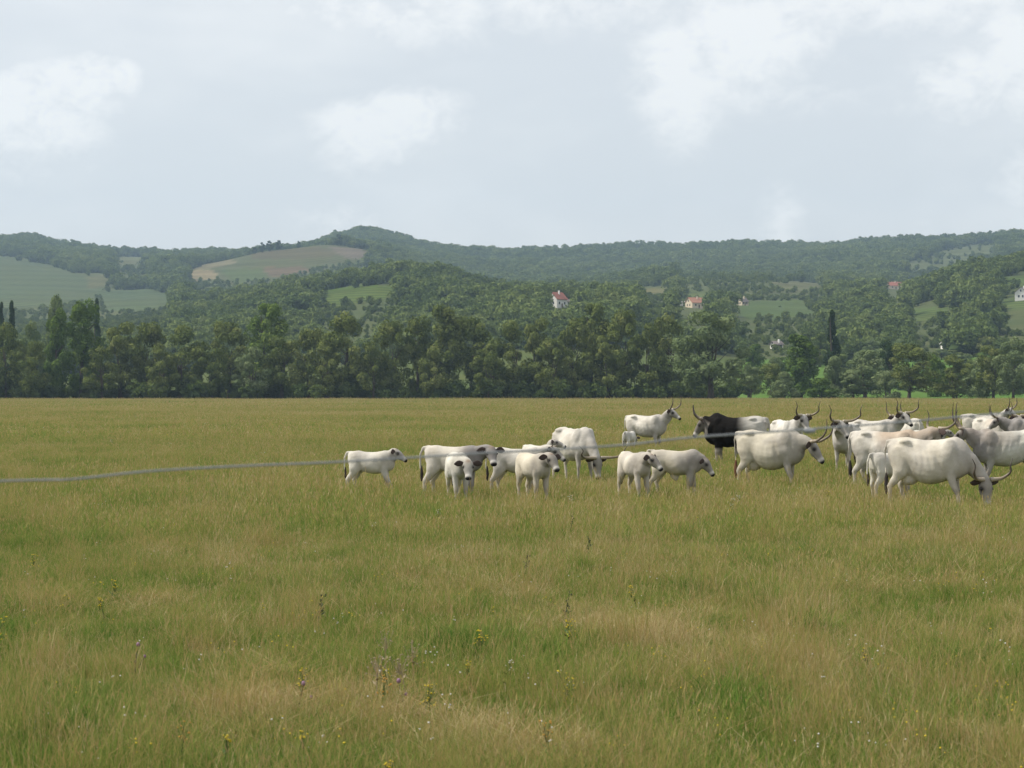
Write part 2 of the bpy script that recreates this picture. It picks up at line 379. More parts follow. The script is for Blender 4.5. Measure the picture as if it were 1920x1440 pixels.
# ------------------------------------------------------------------ trees
def leaf_cards(centers, radii, n_each, size, rng, up=0.35, flat=0.8, inner=0.25, tints=None, out=1.5):
    """leaf-spray quads on and in a set of lumps"""
    C = np.repeat(centers, n_each, 0); Rr = np.repeat(radii, n_each, 0)
    n = len(C)
    dv = rng.normal(size=(n, 3)); dv /= np.linalg.norm(dv, axis=1)[:, None]
    dv[:, 2] = np.where(rng.random(n) < up, np.abs(dv[:, 2]), dv[:, 2])
    rad = np.where(rng.random(n) < inner, rng.random(n) ** .5, 0.86 + 0.26 * rng.random(n) ** 1.5)
    Pq = C + dv * (Rr * rad[:, None])
    nn = dv * out + rng.normal(size=(n, 3)) * 0.55; nn /= np.linalg.norm(nn, axis=1)[:, None]
    a = np.cross(nn, rng.normal(size=(n, 3))); a /= np.linalg.norm(a, axis=1)[:, None]
    b = np.cross(nn, a)
    s = size * (0.55 + 0.9 * rng.random(n))[:, None]
    V = np.stack([Pq - a * s, Pq - b * s * .45, Pq + a * s, Pq + b * s * .45], 1).reshape(-1, 3)
    lump = np.repeat(rng.random(len(centers)) if tints is None else tints, n_each)
    tint = np.clip(lump * .55 + rng.random(n) * .45, 0, 1)
    return V, np.repeat(tint, 4)

def tube(path, rad, seg=6):
    path = [Vector(p) for p in path]; V = []; Fc = []
    for i, p in enumerate(path):
        t = (path[min(i + 1, len(path) - 1)] - path[max(i - 1, 0)]).normalized()
        a = t.cross(Vector((0.31, 0.95, 0.07))).normalized(); b = t.cross(a)
        for k in range(seg):
            th = 2 * math.pi * k / seg; V.append(p + (a * math.cos(th) + b * math.sin(th)) * rad[i])
    for i in range(len(path) - 1):
        for k in range(seg):
            Fc.append((i * seg + k, i * seg + (k + 1) % seg, (i + 1) * seg + (k + 1) % seg, (i + 1) * seg + k))
    Fc.append(tuple(range(seg))[::-1]); Fc.append(tuple((len(path) - 1) * seg + k for k in range(seg)))
    return V, Fc

def merge(parts):
    V = []; Fc = []
    for v_, f_ in parts:
        o_ = len(V); V += list(v_); Fc += [tuple(i + o_ for i in f) for f in f_]
    return V, Fc

def make_tree_type(kind, seed, leaf):
    """returns (crown mesh, trunk mesh) of a tree 1 unit = 1 m, about 20 m high"""
    rng = np.random.default_rng(seed); H = 20.0
    cs = []; rs = []
    if kind == 'willow':
        for i in range(34):
            t = rng.random(); z = H * (0.14 + 0.76 * t); w = 6.6 * (math.sin(math.pi * min(1, 0.16 + 0.78 * t)) ** .75)
            th = rng.random() * 6.283; r = w * rng.random() ** .45
            cs.append((r * math.cos(th), r * math.sin(th), z)); q = rng.uniform(1.3, 2.6); rs.append((q, q, q * .8))
        n, size = 210, .40
    elif kind == 'poplar':
        for i in range(34):
            t = rng.random(); z = H * (0.12 + 0.80 * t); w = 4.0 * (math.sin(math.pi * min(1, 0.16 + 0.74 * t)) ** .6)
            th = rng.random() * 6.283; r = w * rng.random() ** .5
            cs.append((r * math.cos(th), r * math.sin(th), z)); q = rng.uniform(1.0, 1.9); rs.append((q, q, q * 1.15))
        n, size = 200, .38
    elif kind == 'column':
        for i in range(26):
            t = i / 25; z = H * (0.06 + 0.88 * t); w = 1.3 * (math.sin(math.pi * min(1, 0.2 + 0.76 * t)) ** .6)
            th = rng.random() * 6.283; r = w * rng.random()
            cs.append((r * math.cos(th), r * math.sin(th), z)); q = rng.uniform(.8, 1.4) * (1 - .45 * t); rs.append((q, q, q * 1.6))
        n, size = 150, .36
    elif kind == 'bush':
        for i in range(26):
            t = rng.random(); z = H * (0.05 + 0.80 * t); w = 8.5 * (1 - t ** 2) ** .5
            th = rng.random() * 6.283; r = w * rng.random() ** .5
            cs.append((r * math.cos(th), r * math.sin(th), z)); q = rng.uniform(2.2, 4.0); rs.append((q, q, q * .85))
        n, size = 230, .60
    elif kind == 'open':
        for i in range(24):
            t = rng.random(); z = H * (0.38 + 0.52 * t); w = 8.0 * (math.sin(math.pi * min(1, 0.2 + 0.7 * t)) ** .6)
            th = rng.random() * 6.283; r = w * (0.35 + .65 * rng.random())
            cs.append((r * math.cos(th), r * math.sin(th), z)); q = rng.uniform(1.5, 2.8); rs.append((q, q, q * .75))
        n, size = 120, .55
    V, tint = leaf_cards(np.array(cs), np.array(rs), n, size, rng)
    crown = quads_mesh('crown', V, 4, leaf, {'tint': tint})
    parts = []
    tall = {'willow': .62, 'poplar': .85, 'column': .9, 'bush': .45, 'open': .55}[kind] * H
    stems = 1 if kind in ('poplar', 'column') else int(rng.integers(2, 4))
    for s_ in range(stems):
        ox = rng.uniform(-.9, .9) if stems > 1 else 0; lx = rng.uniform(-2.5, 2.5) if stems > 1 else rng.uniform(-.4, .4); ly = rng.uniform(-1.5, 1.5)
        path = [(ox + lx * t ** 1.4 + .15 * math.sin(5 * t + s_), ly * t ** 1.4, tall * t) for t in (0, .06, .2, .4, .6, .8, 1)]
        r0 = .42 if stems == 1 else .33
        parts.append(tube(path, [r0 * 1.5, r0 * 1.1, r0, r0 * .8, r0 * .6, r0 * .4, r0 * .15]))
        for b_ in range(5):
            k = rng.integers(2, 6); st = Vector(path[k]); th = rng.random() * 6.283; ln = rng.uniform(1.8, 4.5) * (1.4 if kind == 'open' else 1)
            if kind == 'column': ln *= .3
            e = st + Vector((math.cos(th) * ln, math.sin(th) * ln, ln * .75)); mid = (st + e) / 2 + Vector((0, 0, -.25))
            parts.append(tube([st, mid, e], [r0 * .45, r0 * .3, r0 * .08], 5))
    Vt, Ft = merge(parts)
    tm = bpy.data.meshes.new('trunk'); tm.from_pydata([tuple(v_) for v_ in Vt], [], Ft); tm.materials.append(M['bark']); tm.update()
    return crown, tm

TREES = {}
def tree_type(kind, var, leaf):
    k = (kind, var, leaf)
    if k not in TREES: TREES[k] = make_tree_type(kind, hash_seed(kind, var), M[leaf])
    return TREES[k]
def hash_seed(kind, var): return sum(ord(c) for c in kind) * 17 + var * 131

def place_tree(name, kind, var, leaf, px, ptop, wpx, d, label, group, rz, cat='tree'):
    x = (px - 960) * d / F; z0 = float(ground_z(x, d)); top = EYE + (YH - ptop) * d / F
    h = top - z0; w = wpx * d / F
    cw = {'willow': 16.0, 'poplar': 10.5, 'column': 4.6, 'bush': 20.0, 'open': 19.0}[kind]
    hh = {'willow': 20.5, 'poplar': 20.2, 'column': 20.0, 'bush': 19.8, 'open': 19.6}[kind]
    root = empty(name, (x, d, z0 - .15), rz); tag(root, label, cat, group)
    cm, tm = tree_type(kind, var, leaf)
    s = (w / cw, w / cw, h / hh)
    for nm, me in (('crown', cm), ('trunk', tm)):
        c = link(bpy.data.objects.new(nm, me), root); c.scale = s
    return root

rt = random.Random(5)
# --- the tall row at the far edge of the meadow: (photo column, top row, width, type, leaf, extra distance)
ROWTREES = [
    (-60, 600, 110, 'willow', 'willow', 6), (12, 592, 80, 'willow', 'willow', 4), (62, 628, 70, 'willow', 'willow', 0), (104, 572, 62, 'poplar', 'poplar', 8), (152, 560, 84, 'poplar', 'poplar', 14),
    (188, 640, 70, 'willow', 'willow', 2), (226, 588, 92, 'willow', 'willow', 8), (276, 592, 84, 'willow', 'willow', 12), (306, 634, 66, 'willow', 'willow', 0), (344, 597, 108, 'willow', 'willow', 6),
    (398, 642, 70, 'willow', 'willow', 2), (430, 590, 92, 'willow', 'willow', 10), (470, 640, 72, 'willow', 'silver', 0), (500, 562, 84, 'poplar', 'poplar', 24), (528, 618, 86, 'willow', 'willow', 4),
    (578, 604, 84, 'willow', 'willow', 10), (612, 628, 70, 'willow', 'willow', 2), (646, 571, 112, 'willow', 'willow', 6), (700, 628, 66, 'willow', 'willow', 0), (736, 588, 84, 'willow', 'willow', 6),
    (782, 590, 66, 'poplar', 'willow', 10), (812, 640, 64, 'willow', 'willow', 0), (836, 566, 82, 'poplar', 'willow', 8), (884, 580, 96, 'willow', 'willow', 14), (918, 634, 76, 'willow', 'willow', 0),
    (958, 588, 98, 'willow', 'willow', 8), (1006, 580, 80, 'willow', 'willow', 14), (1036, 624, 80, 'willow', 'willow', 2), (1074, 582, 88, 'willow', 'willow', 8), (1110, 562, 74, 'poplar', 'willow', 14),
    (1140, 606, 80, 'willow', 'willow', 4), (1172, 566, 82, 'willow', 'willow', 10), (1212, 592, 80, 'willow', 'willow', 4), (1252, 574, 88, 'willow', 'willow', 8),
    (1332, 566, 148, 'willow', 'silver', -18),
]
ordin = ['', 'first', 'second', 'third', 'fourth', 'fifth', 'sixth', 'seventh', 'eighth', 'ninth', 'tenth', 'eleventh', 'twelfth', 'thirteenth', 'fourteenth', 'fifteenth', 'sixteenth', 'seventeenth', 'eighteenth',
         'nineteenth', 'twentieth', 'twenty-first', 'twenty-second', 'twenty-third', 'twenty-fourth', 'twenty-fifth', 'twenty-sixth', 'twenty-seventh', 'twenty-eighth', 'twenty-ninth', 'thirtieth',
         'thirty-first', 'thirty-second', 'thirty-third', 'thirty-fourth', 'thirty-fifth', 'thirty-sixth', 'thirty-seventh', 'thirty-eighth', 'thirty-ninth', 'fortieth']
EDGE = 556.0
for i, (px, pt, w, k, lf, ex) in enumerate(ROWTREES):
    size = 'low bushy' if pt > 620 else ('tall slender' if k == 'poplar' else 'tall rounded')
    kind_w = 'poplar' if lf == 'poplar' else 'willow'
    lab = f'{size} {kind_w} in the dark tree row edging the meadow, {ordin[i + 1]} from the left'
    if i == len(ROWTREES) - 1: lab = 'broad silvery willow standing forward at the right end of the dark tree row'
    place_tree('willow_tree' if kind_w == 'willow' else 'poplar_tree', k, i % 4, lf, px, pt, w * 1.10, EDGE + ex, lab, 'tree row along the far edge of the meadow', rt.uniform(0, 6.28))
# --- right of the row: looser trees and bushes on the fresh grass
RIGHT = [
    (1408, 682, 62, 'open', 'silver', 8, 'small open willow with a bare forked trunk just right of the broad willow'),
    (1446, 676, 60, 'bush', 'willow', 60, 'dark bush behind the small open willow'),
    (1470, 694, 56, 'bush', 'silver', 14, 'pale round bush at the foot of the tall oval tree'),
    (1502, 622, 72, 'poplar', 'poplar', 26, 'tall oval green tree right of the meadow tree row'),
    (1540, 706, 64, 'bush', 'poplar', 14, 'low fresh green bush beside the tall oval tree'),
    (1560, 578, 30, 'column', 'dark', 90, 'narrow dark column poplar rising above the right-hand bushes'),
    (1566, 664, 56, 'bush', 'silver', 40, 'grey-green bush in front of the column poplar'),
    (1600, 690, 56, 'poplar', 'silver', 20, 'slim pale willow between the column poplar and the pale tree'),
    (1622, 652, 76, 'poplar', 'silver', 34, 'pale grey-green oval tree left of the wide willow with dark trunks'),
    (1662, 690, 60, 'bush', 'silver', 16, 'pale bush touching the left side of the wide willow with dark trunks'),
    (1706, 634, 104, 'willow', 'willow', -2, 'wide willow with several dark trunks standing on bright grass'),
    (1668, 628, 56, 'willow', 'dark', 70, 'dark round tree behind the wide willow'),
    (1752, 660, 62, 'bush', 'poplar', 46, 'green bush behind the right edge of the wide willow'),
    (1790, 656, 84, 'willow', 'willow', 6, 'round bushy willow right of the wide willow'),
    (1836, 668, 66, 'bush', 'silver', 26, 'pale bush between the two willows at the right'),
    (1862, 636, 74, 'willow', 'willow', 18, 'mid-green willow second from the right edge'),
    (1902, 622, 84, 'willow', 'silver', 4, 'pale willow at the right edge of the picture'),
    (1960, 640, 90, 'willow', 'willow', 10, 'willow cut off by the right edge of the picture'),
]
for i, (px, pt, w, k, lf, ex, lab) in enumerate(RIGHT):
    nm = {'bush': 'bush', 'column': 'poplar_tree', 'poplar': 'oval_tree'}.get(k, 'willow_tree')
    place_tree(nm, k, (i * 3 + 1) % 4, lf, px, pt, w * 1.1, EDGE + ex, lab, 'loose trees right of the meadow row', rt.uniform(0, 6.28), 'bush' if k == 'bush' else 'tree')
# --- trees standing behind the row and between row and hills
BACK = [(22, 560, 26, 'column', 'dark', 640, 'dark pointed poplar at the left behind the meadow row'), (2, 562, 22, 'column', 'dark', 650, 'dark pointed poplar at the very left edge behind the meadow row'),
        (105, 548, 52, 'poplar', 'forest', 760, 'hazy tree top behind the slender poplar at the left'), (182, 556, 24, 'column', 'dark', 700, 'dark narrow top right of the bright poplar at the left'),
        (60, 590, 60, 'willow', 'forest', 700, 'hazy round crown between the two left poplars')]
for i, (px, pt, w, k, lf, d, lab) in enumerate(BACK):
    place_tree('background_tree', k, i % 3, lf, px, pt, w, d, lab, 'trees behind the meadow row', rt.uniform(0, 6.28))
r3 = random.Random(21); nb = 0
for band, (d, y0, n) in enumerate(((680, 676, 12), (790, 656, 12), (880, 634, 11))):
    for k in range(n):
        px = 1392 + (k + r3.uniform(.1, .9)) * (1990 - 1392) / n
        kd = r3.choice(['willow', 'willow', 'bush', 'poplar']); lf = r3.choice(['silver', 'silver', 'willow', 'poplar', 'forest'])
        w = r3.uniform(46, 78) * (1.0 - .1 * band)
        place_tree('lowland_tree', kd, r3.randrange(4), lf, px, y0 + r3.uniform(-16, 22), w, d + r3.uniform(-30, 30),
                   f"{['light', 'mid-green', 'dark'][k % 3]} tree in the {['front', 'middle', 'back'][band]} rank below the right slope, {ordin[k + 1]} from left", 'trees below the right-hand slope', r3.uniform(0, 6.28))
# --- single trees on the skyline of the terraced hill
for i, (px, pt, w, lab) in enumerate(((492, 452, 14, 'small round tree at the left end of the terraced hill skyline'), (505, 449, 17, 'round skyline tree second from the left on the terraced hill'), (522, 448, 16, 'round skyline tree third from the left on the terraced hill'),
                                      (478, 462, 12, 'low bush on the left shoulder of the terraced hill'), (560, 450, 10, 'tiny tree on the crest of the terraced hill'), (635, 436, 18, 'taller tree breaking the skyline before the wooded summit'))):
    d = 2590.0; x = (px - 960) * d / F; z0 = float(ground_z(x, d)); top = EYE + (YH - pt) * d / F
    top = max(top, z0 + 5); ptop = YH - (top - EYE) * F / d
    place_tree('skyline_tree', 'willow', i % 4, 'dark', px, ptop, w, d, lab, 'single trees on the terraced hill', rt.uniform(0, 6.28))

HOUSES = [(px_, py_, hit(px_, py_).y) for px_, py_ in ((1044, 577), (1063, 576), (1304, 577), (1288, 575), (1392, 573), (1677, 543), (1916, 566), (1531, 648), (1456, 655), (1780, 657))]
# --- the wooded slopes: one mass, instanced
def forest():
    rng = np.random.default_rng(77); meshes = []
    for v_ in range(7):
        r = np.random.default_rng(900 + v_); n = 9
        cs = np.stack([r.uniform(-2.6, 2.6, n), r.uniform(-2.6, 2.6, n), r.uniform(3.2, 8.2, n)], 1); cs[:, :2] *= (1.25 - np.abs(cs[:, 2:3] - 5) / 7)
        q = r.uniform(1.3, 2.3, n); rs = np.stack([q, q, q * .85], 1)
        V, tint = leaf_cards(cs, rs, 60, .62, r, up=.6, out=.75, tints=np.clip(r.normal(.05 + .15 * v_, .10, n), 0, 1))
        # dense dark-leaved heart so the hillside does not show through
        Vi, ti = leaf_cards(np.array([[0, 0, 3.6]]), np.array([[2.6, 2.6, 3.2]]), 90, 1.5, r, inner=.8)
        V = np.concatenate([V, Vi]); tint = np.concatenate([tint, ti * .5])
        meshes.append(quads_mesh('forest_crown', V, 4, M['forest'], {'tint': tint}))
    pts = []; siz = []
    for (d0, d1, sp) in ((905, 1500, 7.0), (1500, 2300, 7.8), (2300, 3000, 8.4), (3000, 3700, 8.8)):
        n = int((d1 ** 2 - d0 ** 2) / 2 * (0.60) / sp ** 2)
        d = np.sqrt(rng.uniform(d0 ** 2, d1 ** 2, n)); ax = rng.uniform(-0.30, 0.30, n); x = ax * d
        z = ground_z(x, d); px = ax * F + 960; py = YH - (z - EYE) * F / d
        keep = np.ones(n, bool)
        jx = px + 10 * fbm(x / 16, d / 16, 61); jy = 4 * fbm(x / 16, d / 16, 62)
        py_top = YH - (z + 13.0 - EYE) * F / d
        stray = rng.random(n) < .003; scrub = np.zeros(n, bool)
        # nothing much taller than grass on an open field or right in front of it
        for poly, c, (a, b) in FIELDS:
            keep &= ~(in_poly(jx, py + jy, poly) & (d > a - 20) & (d < b + 20)) | (stray & (rng.random(n) < .4))
            for hgt in (4.0, 8.0, 12.0, 16.0, 20.0):
                scrub |= in_poly(jx, YH - (z + hgt - EYE) * F / d + jy, poly) & (d > a - 420) & (d < b + 20)
        for (hx_, hy_, hd_) in HOUSES:
            keep &= ~((np.abs(px - hx_) < 24) & (d < hd_ + 14) & (py_top < hy_ + 3) & (py > hy_ - 14) & (hy_ < 600)) & ~((np.abs(x - (hx_ - 960) * hd_ / F) < 9) & (np.abs(d - hd_) < 11))
        # a looser, park-like mosaic on the lower right slope
        g = fbm(x / 70, d / 70, 31)
        keep &= ~((px > 1180) & (d < 2050) & (g > 0.38))
        keep &= ~((px < 420) & (d > 1500) & (d < 2600) & (g > 0.42))
        # thin scrub on the upper right slope
        pts.append(np.stack([x, d, z - .8], 1)[keep]); siz.append(((.55 + .95 * rng.random(n) ** 1.5) * (1 + .25 * fbm(x / 40, d / 40, 44)) * (sp / 7.3) * np.where(scrub, rng.uniform(.22, .46, n), 1.0))[keep])
    # scattered trees in the dry slope at the upper right
    n = 90; d = rng.uniform(2600, 3650, n); px = rng.uniform(1690, 1900, n); x = (px - 960) * d / F
    pts.append(np.stack([x, d, ground_z(x, d) - .5], 1)); siz.append(rng.uniform(.5, .9, n))
    pts = np.concatenate(pts); siz = np.concatenate(siz)
    pick = np.clip((fbm(pts[:, 0] / 60, pts[:, 1] / 60, 8) * 3.0 + rng.normal(0, 1.2, len(pts)) + 3), 0, 6).astype(int)
    print('forest trees', len(pts))
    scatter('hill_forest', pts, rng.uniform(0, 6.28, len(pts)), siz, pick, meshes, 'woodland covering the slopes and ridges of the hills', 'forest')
    # dark understorey at the foot of the meadow row
    n = 420; px = rng.uniform(-300, 1375, n); d = EDGE + rng.uniform(-2, 26, n); x = (px - 960) * d / F
    scatter('undergrowth', np.stack([x, d, ground_z(x, d) - .6], 1), rng.uniform(0, 6.28, n), rng.uniform(.22, .62, n), rng.integers(0, 3, n), meshes[:3], 'dark undergrowth and brambles under the tree row', 'undergrowth')
forest()

# ------------------------------------------------------------------ houses on the slope
def box(x0, x1, y0, y1, z0, z1):
    return ([(x0, y0, z0), (x1, y0, z0), (x1, y1, z0), (x0, y1, z0), (x0, y0, z1), (x1, y0, z1), (x1, y1, z1), (x0, y1, z1)],
            [(0, 3, 2, 1), (4, 5, 6, 7), (0, 1, 5, 4), (1, 2, 6, 5), (2, 3, 7, 6), (3, 0, 4, 7)])
def house(px, py, w, dpt, hw, rh, rz, wall, roof, label, cat='house', d=None, wins=2, chim=True, name='house'):
    """gabled house; the gable wall faces local -Y, w wide, dpt deep, walls hw high, roof rh high"""
    p = hit(px, py)
    root = empty(name, (p.x, p.y, p.z - .3), R(rz)); tag(root, label, cat, 'houses on the hillside')
    a, b = w / 2, dpt / 2
    V = [(-a, -b, -3), (a, -b, -3), (a, b, -3), (-a, b, -3), (-a, -b, hw), (a, -b, hw), (a, b, hw), (-a, b, hw), (0, -b, hw + rh), (0, b, hw + rh)]
    mesh_obj('wall', V, [(0, 3, 2, 1), (0, 1, 5, 8, 4), (2, 3, 7, 9, 6), (1, 2, 6, 5), (3, 0, 4, 7), (4, 8, 9, 7), (8, 5, 6, 9)], M[wall], root)
    o_ = .45; sl = rh / a; t_ = .22
    V = []
    for s in (-1, 1):
        V += [(s * (a + o_), -b - o_, hw - o_ * sl + .04), (s * (a + o_), b + o_, hw - o_ * sl + .04), (0, b + o_, hw + rh + .04), (0, -b - o_, hw + rh + .04)]
        V += [(x, y, z + t_) for (x, y, z) in V[-4:]]
    fcs = []
    for k in (0, 8):
        fcs += [(k, k + 1, k + 2, k + 3), (k + 4, k + 7, k + 6, k + 5), (k, k + 4, k + 5, k + 1), (k + 1, k + 5, k + 6, k + 2), (k + 3, k + 2, k + 6, k + 7), (k, k + 3, k + 7, k + 4)]
    rf = mesh_obj('roof', V, fcs, M[roof], root)
    if chim:
        cv, cf = box(.6, 1.3, .2, .9, hw + rh * .5, hw + rh + 1.0); mesh_obj('chimney', cv, cf, M[wall], rf)
    def win(v_, f_, nm, m):
        return mesh_obj(nm, v_, f_, M[m], root)
    for k in range(wins):
        x = -a + w * (k + 1) / (wins + 1)
        win(*box(x - .45, x + .45, -b - .05, -b + .05, hw * .38, hw * .38 + 1.2), 'window', 'glass')
    win(*box(-.4, .4, -b - .05, -b + .05, hw + rh * .2, hw + rh * .2 + 1.0), 'window', 'glass')
    for k in (-1, 1):
        y = k * dpt * .25
        win(*box(a - .05, a + .05, y - .5, y + .5, hw * .38, hw * .38 + 1.2), 'window', 'glass')
    win(*box(a - .05, a + .06, -.5, .5, 0, 2.0), 'door', 'door')
    return root, p
house(1044, 577, 6.6, 8.6, 4.3, 3.2, -38, 'white_wall', 'red_roof', 'white gabled house with red roof among trees on the hillside')
house(1063, 576, 3.2, 3.6, 2.6, 1.0, -38, 'white_wall', 'grey_roof', 'small white annex beside the white gabled house', wins=1, chim=False, name='annex', cat='building')
house(1304, 577, 8.0, 10.0, 3.2, 3.0, -60, 'cream_wall', 'orange_roof', 'cream house with orange roof above the tree row, left of the vineyard rows')
house(1288, 575, 5.0, 10.5, 2.4, 0.6, -70, 'white_wall', 'white_wall', 'low white flat-roofed shed beside the cream house', wins=1, chim=False, name='shed', cat='shed')
house(1392, 573, 5.0, 6.0, 2.6, 2.6, -50, 'cream_wall', 'grey_roof', 'small grey-roofed cottage beside the vineyard rows')
house(1677, 543, 9.0, 13.0, 3.2, 3.4, -80, 'cream_wall', 'red_roof', 'long red-roofed house half hidden on the right slope')
house(1916, 566, 6.0, 8.0, 4.0, 2.6, -20, 'white_wall', 'grey_roof', 'white house cut by the right edge of the picture')
house(1531, 648, 6.0, 8.0, 3.0, 3.0, -55, 'cream_wall', 'orange_roof', 'orange-roofed house behind the tall oval tree at the right')
house(1456, 655, 3.6, 4.2, 2.2, 1.2, -60, 'white_wall', 'grey_roof', 'pale low house glimpsed between trees left of the tall oval tree')
house(1780, 657, 6.0, 5.0, 2.6, 1.2, -75, 'white_wall', 'white_wall', 'white low building above the round bushy willow at the right', chim=False)

# ------------------------------------------------------------------ haze
def haze():
    v_, f_ = box(-2200, 2200, -60, 4700, -2.0, 400)
    t = NT('haze_air'); pv = t.n('ShaderNodeVolumePrincipled')
    pv.inputs['Color'].default_value = (0.56, 0.77, 1.0, 1); pv.inputs['Density'].default_value = 0.000105; pv.inputs['Anisotropy'].default_value = 0.2
    pv.inputs['Density Attribute'].default_value = ''; pv.inputs['Color Attribute'].default_value = ''; pv.inputs['Temperature Attribute'].default_value = ''
    t.L.new(pv.outputs[0], t.out.inputs['Volume']); t.m.cycles.homogeneous_volume = True
    o = mesh_obj('haze', v_, f_, t.m); tag(o, 'thin summer haze over the valley', 'haze', kind='stuff')
haze()

# ------------------------------------------------------------------ meadow grass
def grass_mat():
    t = NT('meadow_grass_blade'); p = t.pos()
    tint = t.attr('tint'); tip = t.attr('tip')
    big = t.noise(0.035, 4, 0.6, p); mid = t.noise(0.45, 4, 0.6, p); fin = t.noise(2.2, 3, 0.6, p)
    sh = t.math('ADD', t.math('MULTIPLY', t.math('SUBTRACT', big, 0.5), 0.7), t.math('ADD', t.math('MULTIPLY', t.math('SUBTRACT', mid, 0.5), 0.55), t.math('MULTIPLY', t.math('SUBTRACT', fin, 0.5), 0.75)))
    sh = t.math('MULTIPLY', sh, 1.7)
    v_ = t.math('ADD', tint, sh, True)
    c = t.ramp(v_, [(0.0, (0.090, 0.185, 0.030)), (0.25, (0.175, 0.255, 0.050)), (0.45, (0.260, 0.295, 0.070)), (0.62, (0.345, 0.300, 0.095)), (0.80, (0.410, 0.270, 0.125)), (1.0, (0.52, 0.43, 0.24))])
    c = t.mix(t.math('MULTIPLY', t.rng(tip, .6, 1.0), .30), c, (0.42, 0.33, 0.14, 1))
    d = t.n('ShaderNodeBsdfDiffuse'); t.s(d, 0, c); tr = t.n('ShaderNodeBsdfTranslucent'); t.s(tr, 0, c)
    m = t.n('ShaderNodeMixShader'); m.inputs[0].default_value = .35; t.L.new(d.outputs[0], m.inputs[1]); t.L.new(tr.outputs[0], m.inputs[2])
    return t.done(m.outputs[0])
M['grass'] = grass_mat()
def grass_patch(seed, n, size, hmin, hmax, wid, stems, opt={}):
    """square patch of bent blades and seed-headed stems (triangles in strips of 3)"""
    r = np.random.default_rng(seed)
    x = r.uniform(-size / 2, size / 2, n); y = r.uniform(-size / 2, size / 2, n)
    if opt.get('round'):
        q_ = size / 2 * r.random(n) ** .7; a_ = r.uniform(0, 6.283, n); x, y = q_ * np.cos(a_), q_ * np.sin(a_)
    st = r.random(n) < stems
    clump = fbm(x * 5 / size * 1.3, y * 5 / size * 1.3, seed + 5)
    h = r.uniform(hmin, hmax, n) * (1 + .35 * clump); h[st] *= r.uniform(1.0, 1.4, st.sum())
    th = r.uniform(0, 6.283, n); lean = r.uniform(.1, 1.1, n) * h; lean[st] *= .4
    w = wid * r.uniform(.6, 1.4, n); w[st] *= .55
    lean *= opt.get('lean', 1.0)
    fl = r.random(n) < .012; lean[fl] = r.uniform(.15, .45, fl.sum()); h[fl] = r.uniform(.12, .26, fl.sum()); w[fl] *= 1.15          # lodged straws
    dx, dy = np.cos(th), np.sin(th); fx = r.uniform(0, 6.283, n); sx, sy = np.cos(fx), np.sin(fx)
    def pt(f, k, side): return np.stack([x + dx * lean * f + sx * w * side, y + dy * lean * f + sy * w * side, h * k], 1)
    b0, b1 = pt(0, 0, -1), pt(0, 0, 1); m0, m1 = pt(.3, .55, -.8), pt(.3, .55, .8); tp = pt(1, 1, 0)
    V = np.stack([b0, b1, m1, b0, m1, m0, m0, m1, tp], 1).reshape(-1, 3)
    tint = r.normal(.26, .17, n) if 'tint' not in opt else r.normal(*opt['tint'], n); tint[st] = r.uniform(.42, .88, st.sum()); tint[fl] = 1.0
    tips = np.tile([0, 0, .55, 0, .55, .55, .55, .55, 1.0], n)
    tt = np.repeat(tint, 9)
    # seed heads: slim diamonds on the stems
    k = np.nonzero(st)[0]
    if len(k):
        c = tp[k]; hl = np.clip(h[k] * .20, .03, .12); ww = w[k] * 1.9
        up = np.stack([dx[k] * .35, dy[k] * .35, np.ones(len(k))], 1); sd = np.stack([sx[k], sy[k], np.zeros(len(k))], 1)
        a, b_, l_, r_ = c - up * hl[:, None] * .4, c + up * hl[:, None] * .6, c - sd * ww[:, None], c + sd * ww[:, None]
        V = np.concatenate([V, np.stack([a, r_, b_, a, b_, l_], 1).reshape(-1, 3)])
        tips = np.concatenate([tips, np.full(len(k) * 6, 1.0)]); tt = np.concatenate([tt, np.repeat(r.uniform(.55, 1.0, len(k)), 6)])
    return quads_mesh('grass_patch', V, 3, M['grass'], {'tint': tt, 'tip': tips})
